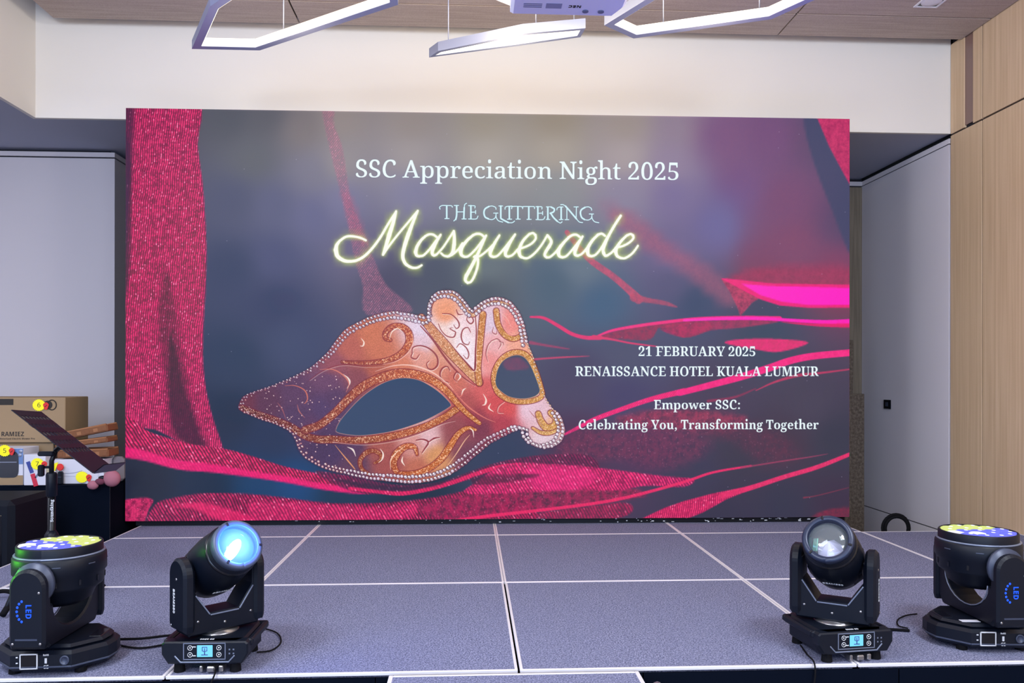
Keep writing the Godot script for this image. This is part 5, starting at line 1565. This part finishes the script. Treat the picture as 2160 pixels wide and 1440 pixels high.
func word_picture() -> void:
	var white := c8(238, 252, 255)
	lettering("SSC Appreciation Night 2025", false, 750, 371.5, 1428, 381.5, 38.0, 1.1, white)
	lettering("21 FEBRUARY 2025", true, 1345, 751, 1589, 752, 21.5, 0.0, white)
	lettering("RENAISSANCE HOTEL KUALA LUMPUR", true, 1212, 793, 1721, 794, 21.5, 0.0, white)
	lettering("Empower SSC:", true, 1377, 863, 1557, 863, 20.5, 0.0, white)
	lettering("Celebrating You, Transforming Together", true, 1219, 905, 1721, 905, 20.5, 0.0, white)
	var v := 3.7
	var s := 2.2
	glyph([
		[s, [928, 440, 927, 436, 932, 432.5, 942, 432.5, 952, 433, 954, 436]], [v, [942, 433, 942, 459]], [s, [938, 460, 947, 460]],
		[v, [963, 433, 963, 452, 961, 462]], [s, [961, 461, 957, 465]], [s, [958, 432.5, 967, 432.5]], [s, [984, 428, 980, 431, 979, 440]], [v, [979, 437, 978, 460]], [s, [974, 461, 983, 461]], [s, [963, 446, 978, 446]],
		[v, [993, 433, 993, 460]], [s, [988, 433, 1001, 433.5, 1001.5, 438]], [s, [993, 447, 1003, 446.5]], [s, [988, 461, 1004, 461, 1008, 455]], [s, [1003, 443, 1003, 450]],
		[s, [1046, 441, 1045, 437, 1038, 434, 1030, 435]], [v, [1031, 435, 1023, 440, 1020.5, 448, 1023, 457, 1030, 461]], [s, [1030, 461.5, 1038, 462.5, 1044, 459, 1046, 453]], [s, [1041, 449, 1050, 449]], [s, [1046, 449, 1046.5, 458, 1051, 465, 1060, 468]],
		[v, [1056, 434, 1056, 460]], [s, [1052, 434, 1060, 434]], [v, [1057, 461, 1064, 465, 1072, 469]], [s, [1072, 469.4, 1080, 469.3, 1085, 466]],
		[v, [1074, 436, 1074, 461]], [s, [1065, 441, 1065.5, 437, 1070, 435, 1080, 434.5]], [s, [1070, 462, 1079, 462]],
		[v, [1092, 436, 1092, 461]], [s, [1079, 440, 1080, 436, 1088, 435, 1101, 436, 1102, 440]], [s, [1088, 462, 1097, 462]],
		[v, [1115, 436, 1115, 461]], [s, [1101, 437, 1104, 435.6, 1115, 435.6, 1126, 436, 1127, 440]], [s, [1111, 462.6, 1120, 462.6]],
		[v, [1134, 436, 1134, 462]], [s, [1130, 436, 1142, 436.5, 1142.5, 441]], [s, [1134, 450, 1144, 449.5]], [s, [1130, 463, 1145, 463, 1149, 457]], [s, [1144, 446, 1144, 453]],
		[v, [1155, 437, 1155, 462]], [s, [1152, 436.5, 1163, 436.5]], [v, [1162, 437, 1168.5, 441, 1167, 447, 1160, 450]], [v, [1161, 450, 1167, 459, 1175, 467]], [s, [1175, 467, 1181, 470.6, 1185, 468]], [s, [1152, 463, 1159, 463]],
		[v, [1183, 438, 1183, 462]], [s, [1174, 443, 1175, 439, 1180, 437, 1187, 437]], [s, [1179, 463.4, 1187, 463.4]],
		[s, [1195, 440, 1195, 462]], [s, [1182, 432, 1187, 432, 1193, 436]], [v, [1192, 435, 1200, 444, 1215, 462]], [s, [1215, 462, 1221, 468.5, 1228, 470]], [s, [1215, 437, 1214.5, 460]], [s, [1210, 437, 1219, 437]], [s, [1191, 463.6, 1199, 463.6]],
		[s, [1247, 444, 1246, 440, 1240, 437, 1232, 438]], [v, [1233, 438, 1225.5, 443, 1223.5, 450, 1226, 459, 1232, 463.6]], [s, [1232, 463.8, 1240, 464.6, 1246, 461, 1247.5, 455]], [s, [1242, 452, 1251, 452]], [s, [1247.5, 452, 1248, 461, 1253, 468, 1262, 470.4]],
	], c8(214, 246, 252))
	var neon := [
		[4.6, 5.2, [771, 505, 760, 500, 748, 497, 735, 496, 725, 499, 713, 508]], [5.2, 9.5, [716, 505, 709, 515, 707, 526]], [9.5, 6.0, [707, 524, 710, 537, 719, 545, 730, 549, 740, 549]], [6.0, 5.0, [738, 549.5, 752, 547, 768, 538, 785, 521, 802, 498, 818, 471, 835, 445]],
		[5.0, 9.5, [835, 444, 830, 464, 820, 495]], [9.5, 5.0, [821, 492, 813, 518, 807, 535]], [4.6, 4.6, [807, 536, 820, 517, 838, 494, 860, 468, 881, 443]], [4.6, 9.0, [881, 443, 870, 469, 860, 495]], [9.0, 6.0, [861, 492, 852, 520, 849, 540, 854, 554, 863, 561]], [6.0, 4.5, [862, 560.5, 870, 563.5, 880, 563, 889, 558]],
		[5.0, 5.0, [921, 499, 914, 494, 905, 493, 896, 497]], [5.0, 8.0, [898, 496, 888, 505, 879, 519, 876, 531]], [8.0, 5.0, [876, 529, 878, 537, 884, 539.5]], [5.0, 4.5, [884, 539, 893, 537, 906, 524, 918, 508, 929, 494]], [5.0, 8.0, [929, 494, 919, 511, 912, 526]], [8.0, 4.8, [912, 525, 911, 533, 915, 537.5, 921, 535]], [4.6, 4.6, [920, 536, 933, 522, 946, 503, 957, 486]],
		[5.0, 8.5, [957, 486, 958, 500, 957.5, 516]], [8.5, 5.0, [957.5, 514, 955, 529, 949, 537.5, 943, 540]], [4.8, 4.6, [944, 540, 936, 538, 930, 533]], [4.6, 4.6, [943, 540, 953, 536.5, 966, 525, 975, 512]],
		[5.0, 5.4, [1021, 499, 1014, 493.5, 1005, 492.5, 996, 496]], [5.2, 8.5, [998, 495, 986, 505, 975, 519, 971, 530]], [8.5, 5.0, [971, 528, 973, 537, 980, 541]], [5.0, 4.8, [979, 541, 988, 539, 1002, 526, 1014, 511, 1025, 496]], [5.0, 6.8, [1025, 496, 1015, 518, 1004, 542]], [6.8, 8.0, [1005, 540, 993, 563, 983, 581]], [8.0, 5.0, [983, 580, 981, 590, 986, 596]], [5.0, 5.5, [985, 595.6, 993, 593, 1001, 579, 1007, 560, 1008, 546]], [5.5, 4.6, [1008, 547, 1004, 539, 999, 541]], [4.6, 4.6, [1002, 543, 1014, 538, 1028, 527, 1040, 515]],
		[5.0, 8.0, [1053, 496, 1043, 512, 1034, 530]], [8.0, 5.0, [1034, 528, 1034, 538, 1041, 541.5]], [5.0, 4.6, [1040, 541.5, 1050, 538, 1066, 520, 1086, 494]], [5.0, 8.0, [1086, 494, 1075, 512, 1066, 530]], [8.0, 5.0, [1066, 528, 1066, 538, 1072, 541]], [5.0, 4.6, [1071, 541, 1081, 537, 1092, 525]],
		[4.6, 5.0, [1092, 525, 1106, 521, 1120, 514, 1129, 504, 1129, 495]], [5.0, 5.0, [1129, 497, 1124, 491.5, 1115, 494]], [5.0, 8.0, [1116, 493.5, 1104, 506, 1096, 521, 1094, 532]], [8.0, 5.2, [1094, 530, 1097, 540, 1105, 544]], [5.2, 4.6, [1104, 544, 1114, 543.5, 1128, 533, 1142, 516, 1154, 496]],
		[5.2, 7.4, [1154, 496, 1160, 504, 1162, 511, 1157, 521]], [7.4, 5.2, [1158, 519, 1150, 532, 1148.5, 539, 1153, 543]], [5.0, 4.6, [1152, 543, 1160, 541.5, 1172, 531, 1182, 517]],
		[5.0, 5.4, [1222, 500, 1215, 495.5, 1207, 496, 1198, 501]], [5.2, 8.4, [1200, 500, 1189, 511, 1179, 525, 1177, 534]], [8.4, 5.0, [1177, 532, 1179, 540, 1186, 543]], [5.0, 4.6, [1185, 543, 1194, 540, 1207, 526, 1228, 499]], [5.0, 8.0, [1228, 499, 1219, 514, 1212, 529]], [8.0, 5.0, [1212, 528, 1212, 537, 1218, 540]], [5.0, 4.6, [1217, 540, 1227, 535, 1238, 522, 1248, 507]],
		[5.0, 5.4, [1275, 498, 1268, 493.5, 1259, 496]], [5.2, 8.4, [1261, 495, 1249, 507, 1240, 521, 1238, 531]], [8.4, 5.0, [1238, 529, 1240, 538, 1247, 541]], [5.0, 4.6, [1246, 541, 1256, 537, 1268, 522, 1280, 500]], [5.6, 6.4, [1308, 456, 1295, 476, 1282, 499, 1275, 515]], [6.4, 7.0, [1276, 512, 1271, 527, 1272, 535]], [7.0, 5.0, [1272, 533, 1275, 539.5, 1281, 539]], [5.0, 4.6, [1279, 539.5, 1289, 533, 1299, 521]],
		[4.6, 5.0, [1297, 523, 1311, 520, 1325, 513, 1334, 504, 1334, 497]], [5.0, 5.0, [1334, 499, 1329, 494.5, 1320, 498]], [5.0, 8.0, [1321, 497, 1309, 509, 1300, 522, 1297, 532]], [8.0, 5.2, [1297, 530, 1300, 540, 1308, 545]], [5.2, 4.4, [1307, 544.6, 1317, 545, 1330, 537, 1338, 528, 1344, 519]],
	]
	var outs := []
	for k in neon:
		outs.append_array(brush(curve(pens(k[2])), k[0] * 1.3, k[1] * 1.3))
	lay(cover(outs, 24), c8(176, 190, 110), 0.85)
	lay(cover(outs, 12), c8(206, 226, 140), 0.75)
	lay(cover(outs, 5), c8(236, 246, 170), 0.95)
	lay(cover(outs, 1), c8(255, 255, 246))

func glitter(tone: float) -> Callable:
	return func(x: int, y: int) -> Color:
		var t := clampf((x / float(TW) - 0.18) / 0.42, 0.0, 1.0)
		var k := rv(x >> 1, y >> 1) * 0.65 + rv(x >> 2, (y >> 2) + 77) * 0.35
		var base := c8(128, 62, 74).lerp(c8(220, 112, 72), minf(t * 2.0, 1.0)).lerp(c8(238, 172, 84), clampf(t * 2.0 - 1.0, 0.0, 1.0))
		var col := base.darkened(0.30 * (1.0 - k))
		if k > 0.58:
			col = base.lerp(c8(255, 222, 190), (k - 0.58) * 2.6)
		return col.lightened(tone) if tone > 0.0 else col.darkened(-tone)

func band(a: Array, w0: float, w1 := -1.0, mid := -1.0, tone := 0.0, closed := false) -> void:
	var p := curve(pens(a), closed, 5)
	if closed:
		p.append(p[0])
	var m := 1.32
	lay(cover(brush(p, (w0 + 3.4) * m, ((w1 if w1 >= 0.0 else w0) + 3.4) * m, (mid + 3.4) * m if mid >= 0.0 else -1.0)), c8(122, 48, 62), 0.75)
	lay_with(cover(brush(p, w0 * m, w1 * m if w1 >= 0.0 else -1.0, mid * m if mid >= 0.0 else -1.0)), glitter(tone))

func scroll(a: Array, w := 2.4, dark := 0.8, light := 0.8) -> void:
	var p := curve(pens(a))
	var q := PackedVector2Array()
	for v in p:
		q.append(v + Vector2(1.6, 2.2))
	lay(cover(brush(q, w * 1.3 * 0.8, w * 0.7, w * 1.6)), c8(255, 236, 226), light * 0.8)
	lay(cover(brush(p, w * 1.3 * 0.7, w * 0.6, w * 1.7)), c8(134, 50, 62), dark)

func shine(a: Array, w := 2.6, col := Color(1.0, 0.94, 0.9), alpha := 0.9) -> void:
	lay(cover(brush(curve(pens(a)), 1.0, 1.0, w * 1.5)), col, alpha)

func mask_picture(r: RandomNumberGenerator) -> void:
	var edge := [498, 858, 506, 838, 516, 831, 540, 822, 570, 812, 600, 800, 625, 788, 650, 775, 672, 757, 692, 737, 710, 712, 728, 692, 750, 680, 775, 668, 800, 660, 830, 655, 862, 660, 895, 667, 907, 664, 906, 648, 906, 635, 912, 622, 925, 613, 945, 611, 960, 614, 972, 624, 984, 640, 996, 654, 1004, 645, 1015, 636, 1030, 629, 1045, 626, 1060, 628, 1078, 637, 1092, 655, 1102, 675, 1108, 700, 1113, 726, 1125, 755, 1132, 785, 1140, 815, 1148, 835, 1155, 848, 1165, 862, 1180, 875, 1187, 893, 1190, 905, 1187, 922, 1178, 935, 1160, 943, 1145, 944, 1128, 938, 1116, 925, 1112, 906, 1096, 903, 1080, 910, 1060, 920, 1040, 930, 1020, 945, 1003, 960, 985, 975, 965, 990, 945, 1002, 920, 1011, 890, 1017, 860, 1019, 830, 1016, 800, 1013, 770, 1010, 735, 1002, 705, 995, 680, 988, 660, 978, 640, 966, 627, 950, 620, 930, 612, 915, 600, 905, 575, 893, 550, 885, 525, 875, 508, 868]
	var body := [
		[510, 850, 110, 60, 80], [560, 850, 96, 62, 88], [620, 830, 96, 68, 100], [620, 880, 88, 66, 100], [680, 860, 88, 68, 106], [690, 800, 110, 76, 108], [650, 900, 96, 66, 100], [700, 770, 150, 86, 100], [740, 730, 186, 104, 96], [760, 800, 140, 80, 92], [700, 840, 92, 68, 102],
		[780, 710, 206, 122, 98], [800, 740, 204, 120, 98], [790, 780, 180, 100, 88], [850, 770, 212, 128, 106], [890, 690, 232, 214, 236], [890, 720, 228, 196, 212], [880, 750, 226, 158, 148], [920, 780, 218, 140, 122], [930, 740, 226, 160, 140], [960, 800, 206, 116, 104], [980, 850, 176, 88, 90], [1000, 880, 156, 70, 84],
		[940, 660, 238, 160, 128], [930, 700, 244, 216, 214], [960, 690, 246, 226, 232], [980, 680, 244, 214, 222], [975, 730, 250, 236, 246], [995, 760, 248, 228, 238], [1035, 680, 226, 202, 224], [1040, 720, 238, 178, 184], [1025, 760, 236, 150, 150], [1075, 680, 238, 144, 140], [1090, 720, 240, 170, 150], [1115, 770, 238, 170, 130],
		[1020, 820, 214, 102, 104], [1040, 850, 210, 86, 92], [1070, 860, 214, 88, 92], [1110, 860, 232, 196, 214], [1140, 870, 228, 190, 206], [1165, 890, 236, 180, 150], [1150, 920, 226, 200, 214], [1060, 890, 178, 72, 88], [1010, 900, 126, 64, 84], [960, 905, 150, 80, 88],
		[700, 950, 80, 62, 98], [680, 940, 78, 60, 94], [740, 940, 92, 64, 96], [740, 980, 98, 68, 94], [800, 940, 168, 92, 88], [820, 975, 164, 86, 86], [870, 930, 214, 150, 146], [900, 920, 226, 182, 190], [920, 960, 214, 150, 104], [880, 990, 190, 110, 92], [960, 930, 150, 84, 92], [980, 950, 120, 70, 90],
	]
	var x0 := 490.0
	var y0 := 605.0
	var low := field(body, 88, 54, func(u: float, v: float) -> Vector2: return Vector2(lerpf(490.0, 1200.0, u), lerpf(605.0, 1030.0, v)), 2.2)
	var look := func(x: int, y: int) -> Color:
		var px := (x + 331.36 + 0.0) / 1.263 - 490.0
		# inverse of pen(), good to a pixel inside the mask
		var d := 1.0 - 3.39798e-05 * (px + 490.0) + 3.166275e-06 * 800.0
		px = (x * d + 331.358 - 6.2) / 1.262975
		var py := (y * d + 280.2384 + 0.0296554 * px) / 1.2989557
		var gx := clampf((px - 490.0) / 710.0 * 88.0 - 0.5, 0.0, 86.0)
		var gy := clampf((py - 605.0) / 425.0 * 54.0 - 0.5, 0.0, 52.0)
		var ix := int(gx)
		var iy := int(gy)
		var c := low.get_pixel(ix, iy).lerp(low.get_pixel(ix + 1, iy), gx - ix).lerp(low.get_pixel(ix, iy + 1).lerp(low.get_pixel(ix + 1, iy + 1), gx - ix), gy - iy)
		var k := 0.93 + 0.14 * rv(x >> 1, y >> 1)
		return Color(c.r * k, c.g * k, c.b * k)
	var outline := curve(pens(edge), true, 3)
	lay(cover([outline], 8), c8(44, 36, 58), 0.5)
	lay_with(cover([outline]), look)
	# glitter bands
	band([506, 858, 540, 872, 580, 886, 612, 900, 640, 918, 670, 926, 700, 926, 740, 928, 790, 925, 840, 916, 890, 901, 930, 883, 962, 862], 10, 14, 15, -0.05)
	band([640, 906, 670, 896, 692, 880, 712, 862, 735, 838, 762, 815, 795, 798, 830, 788, 862, 787, 895, 794, 922, 808, 945, 828, 965, 852, 985, 872, 1010, 892], 15, 8, 19)
	band([888, 668, 905, 688, 928, 716, 955, 748, 985, 780, 1010, 806], 14, 16, 21, 0.22)
	band([1018, 662, 1014, 700, 1010, 740, 1007, 775, 1010, 808], 13, 12, 13, 0.1)
	band([1046, 655, 1050, 684, 1064, 706, 1084, 714, 1104, 704], 12, 9, 11, 0.1)
	band([1040, 802, 1043, 780, 1054, 760, 1070, 747, 1088, 742, 1106, 746, 1120, 762, 1131, 788, 1140, 818, 1142, 834, 1128, 843, 1106, 847, 1086, 846, 1066, 840, 1048, 826], 10, -1.0, -1.0, 0.08, true)
	band([720, 762, 755, 764, 790, 763, 822, 757, 848, 742, 862, 720, 860, 700, 846, 688, 826, 688, 812, 700, 812, 712, 822, 716], 5, 6, 15)
	band([780, 1002, 762, 990, 757, 972, 768, 956, 785, 950, 800, 958, 800, 970, 788, 976], 6, 5, 10, -0.1)
	band([862, 1008, 838, 998, 828, 978, 834, 958, 852, 942, 872, 942, 878, 958], 8, 5, 17)
	band([842, 1000, 875, 998, 905, 986, 930, 966, 948, 940, 965, 915, 985, 902, 1002, 906], 12, 5, 14)
	band([1134, 872, 1140, 888, 1152, 902, 1168, 898, 1172, 882, 1160, 870], 12, 12, 16, 0.1)
	band([1122, 902, 1140, 912, 1162, 912, 1180, 902], 5, 5, 9, 0.15)
	band([905, 655, 908, 640, 918, 626, 938, 619, 958, 624, 972, 640, 985, 656, 998, 664, 1012, 650, 1030, 640, 1050, 637, 1070, 642], 6, 6, 8, 0.3)
	# scrolls in relief
	scroll([932, 660, 950, 662, 964, 674, 968, 686, 962, 692, 956, 684])
	scroll([962, 652, 966, 662, 976, 662])
	scroll([986, 664, 984, 674, 992, 682, 998, 676, 994, 668, 988, 670])
	scroll([924, 682, 930, 696, 942, 708, 956, 710, 960, 700, 954, 696, 948, 692, 954, 690], 2.2)
	scroll([992, 700, 986, 690, 976, 694, 972, 708, 976, 722, 986, 726, 990, 720], 2.4)
	scroll([962, 732, 970, 724, 982, 732, 988, 746, 984, 756, 976, 748], 2.2)
	scroll([1002, 666, 1004, 700, 1002, 740, 1000, 780, 982, 764, 958, 736], 2.6, 0.9, 0.9)
	scroll([886, 686, 912, 716, 940, 756, 970, 790, 1000, 812], 3.4, 0.8, 0.5)
	scroll([870, 742, 866, 752, 876, 756, 884, 746], 2.4)
	scroll([868, 746, 870, 732, 886, 728, 904, 734, 920, 750, 922, 768, 912, 778, 902, 776, 899, 766, 904, 760], 3.0)
	scroll([948, 780, 942, 772, 932, 776, 927, 788, 932, 800, 946, 806], 2.8)
	scroll([970, 790, 962, 784, 956, 796, 962, 804], 2.2)
	scroll([1036, 718, 1028, 728, 1024, 746, 1028, 762], 2.4, 0.6)
	scroll([1036, 718, 1048, 714, 1056, 724, 1050, 736], 2.4, 0.6)
	scroll([1040, 690, 1038, 700, 1046, 704, 1048, 694], 2.0, 0.6)
	scroll([1052, 720, 1060, 722, 1062, 728], 1.8, 0.6)
	scroll([876, 928, 890, 926, 902, 932, 894, 946, 888, 955], 3.0, 0.9, 0.7)
	scroll([902, 932, 914, 924, 926, 922], 2.8, 0.9, 0.7)
	scroll([1062, 846, 1050, 856, 1048, 868, 1060, 870], 2.0, 0.4)
	scroll([1116, 866, 1122, 874, 1132, 884, 1144, 898], 1.8, 0.5)
	scroll([698, 930, 760, 936, 820, 930, 880, 914, 930, 893, 958, 886], 2.4, 0.55, 0.5)
	scroll([650, 800, 680, 780, 720, 768, 770, 772, 810, 770], 2.0, 0.5, 0.4)
	# lights that run along the raised edges
	shine([760, 712, 766, 720, 764, 728, 758, 728], 3.2)
	shine([820, 714, 826, 698, 838, 692, 850, 700], 2.6)
	shine([730, 818, 736, 806, 732, 796, 722, 788], 3.6)
	shine([800, 946, 806, 956, 804, 968, 796, 976], 3.6)
	shine([730, 942, 742, 948, 748, 962], 3.6)
	shine([704, 938, 722, 960, 742, 984, 748, 992], 2.6, c8(240, 160, 110))
	shine([848, 962, 846, 972, 852, 982], 3.6)
	shine([822, 990, 822, 970, 834, 954, 846, 946], 2.6, c8(255, 220, 196))
	shine([988, 902, 996, 908, 998, 922], 2.8)
	shine([960, 812, 974, 822, 972, 834, 962, 836], 2.4, c8(230, 130, 120))
	shine([1018, 830, 1024, 842, 1022, 852, 1016, 854], 4.0)
	shine([972, 832, 976, 822, 982, 818], 3.0)
	shine([1034, 850, 1030, 860, 1040, 868], 3.4)
	shine([966, 786, 970, 794, 964, 802], 3.4)
	shine([950, 814, 968, 838, 990, 860, 1020, 880, 1044, 890], 2.8, c8(226, 128, 118))
	shine([790, 782, 830, 770, 870, 770, 910, 784, 940, 806, 955, 822], 3.0, c8(250, 206, 196))
	shine([868, 700, 870, 720, 860, 742, 836, 760, 806, 768], 2.2, c8(246, 190, 176))
	shine([940, 985, 960, 958, 978, 930, 990, 916], 2.0, c8(250, 200, 160))
	shine([598, 812, 620, 812, 640, 822, 646, 838, 642, 848, 638, 850], 2.6, c8(214, 118, 104))
	shine([672, 778, 700, 778, 722, 790, 734, 808, 728, 826], 2.6, c8(222, 130, 116))
	shine([582, 848, 592, 862, 600, 884], 2.0, c8(170, 96, 104))
	shine([624, 852, 628, 866, 640, 880], 2.2, c8(190, 110, 110))
	shine([1044, 652, 1066, 668, 1078, 690], 2.0, c8(255, 206, 196), 0.5)
	shine([1082, 660, 1090, 672, 1090, 684], 3.2)
	shine([1060, 690, 1074, 706, 1092, 704], 2.6, c8(255, 170, 160), 0.7)
	for i in 150:
		var p := Vector2(r.randf_range(520, 720), r.randf_range(790, 1000))
		if Geometry2D.is_point_in_polygon(pen(p.x, p.y), outline):
			gem(p.x, p.y, r.randf_range(0.9, 1.7), c8(240, 200, 206), c8(255, 250, 250))
	# the openings for the eyes show what lies behind
	var eye := curve(pens([706, 905, 714, 888, 730, 868, 755, 842, 780, 822, 810, 805, 845, 796, 880, 800, 905, 812, 925, 826, 942, 842, 950, 853, 945, 859, 925, 871, 895, 886, 860, 899, 825, 909, 790, 915, 755, 918, 725, 915, 709, 911]), true, 4)
	lay(cover([eye]), c8(62, 78, 110))
	lay(cover(brush(eye, 2.0)), c8(240, 170, 150), 0.55)
	var eye2 := curve(pens([1044, 800, 1048, 780, 1058, 762, 1073, 752, 1090, 748, 1105, 753, 1117, 768, 1127, 790, 1136, 815, 1137, 826, 1128, 835, 1110, 840, 1090, 840, 1070, 835, 1052, 822, 1045, 812]), true, 4)
	lay(cover([eye2]), c8(74, 84, 110))
	fold([1060, 762, 1090, 752, 1112, 768, 1110, 778, 1070, 780], 6, cloth(c8(150, 76, 106), c8(100, 78, 106), 0, 0.1, 0.3), 0.6)
	lay(cover(brush(eye2, 2.0)), c8(250, 200, 130), 0.6)
	# strings of beads along the rim
	var rim := raw(edge)
	rim.append(rim[0])
	var n := 0
	for p in along(rim, 8.2):
		n += 1
		var t := clampf((p.x - 560.0) / 300.0, 0.0, 1.0)
		var c := Vector2(870, 830)
		var inn := (c - p).normalized()
		if p.x > 1000.0 and p.y < 870.0:
			inn = (Vector2(1030, 800) - p).normalized()
		if p.x > 1112.0 and p.y < 872.0 and p.y > 700.0:
			gem(p.x - 1.0, p.y, 2.2, c8(250, 214, 176), c8(255, 250, 236))
			continue
		var tone := c8(150, 108, 136).lerp(c8(206, 196, 226), t) if p.x < 1000.0 and p.y < 900.0 else c8(228, 212, 232) if p.y < 950.0 else c8(214, 196, 222)
		if p.x < 720.0 and p.y > 860.0:
			tone = c8(206, 150, 156)
		if p.y > 880.0 and p.x > 960.0 and p.x < 1080.0:
			tone = c8(150, 96, 124)
		var rr := lerpf(2.2, 3.9, t)
		gem(p.x + inn.x * 3.0, p.y + inn.y * 3.0, rr, tone, c8(255, 252, 255))
		if n % 2 == 0 or t > 0.4:
			gem(p.x + inn.x * (8.5 + 5.0 * t), p.y + inn.y * (8.5 + 5.0 * t), rr * (1.0 if n % 2 else 1.12), tone.lerp(c8(236, 226, 246), 0.4 * t), c8(255, 252, 255))
		elif n % 3 == 0:
			gem(p.x + inn.x * 10.0, p.y + inn.y * 10.0, 1.8, c8(214, 130, 130), c8(255, 236, 236))
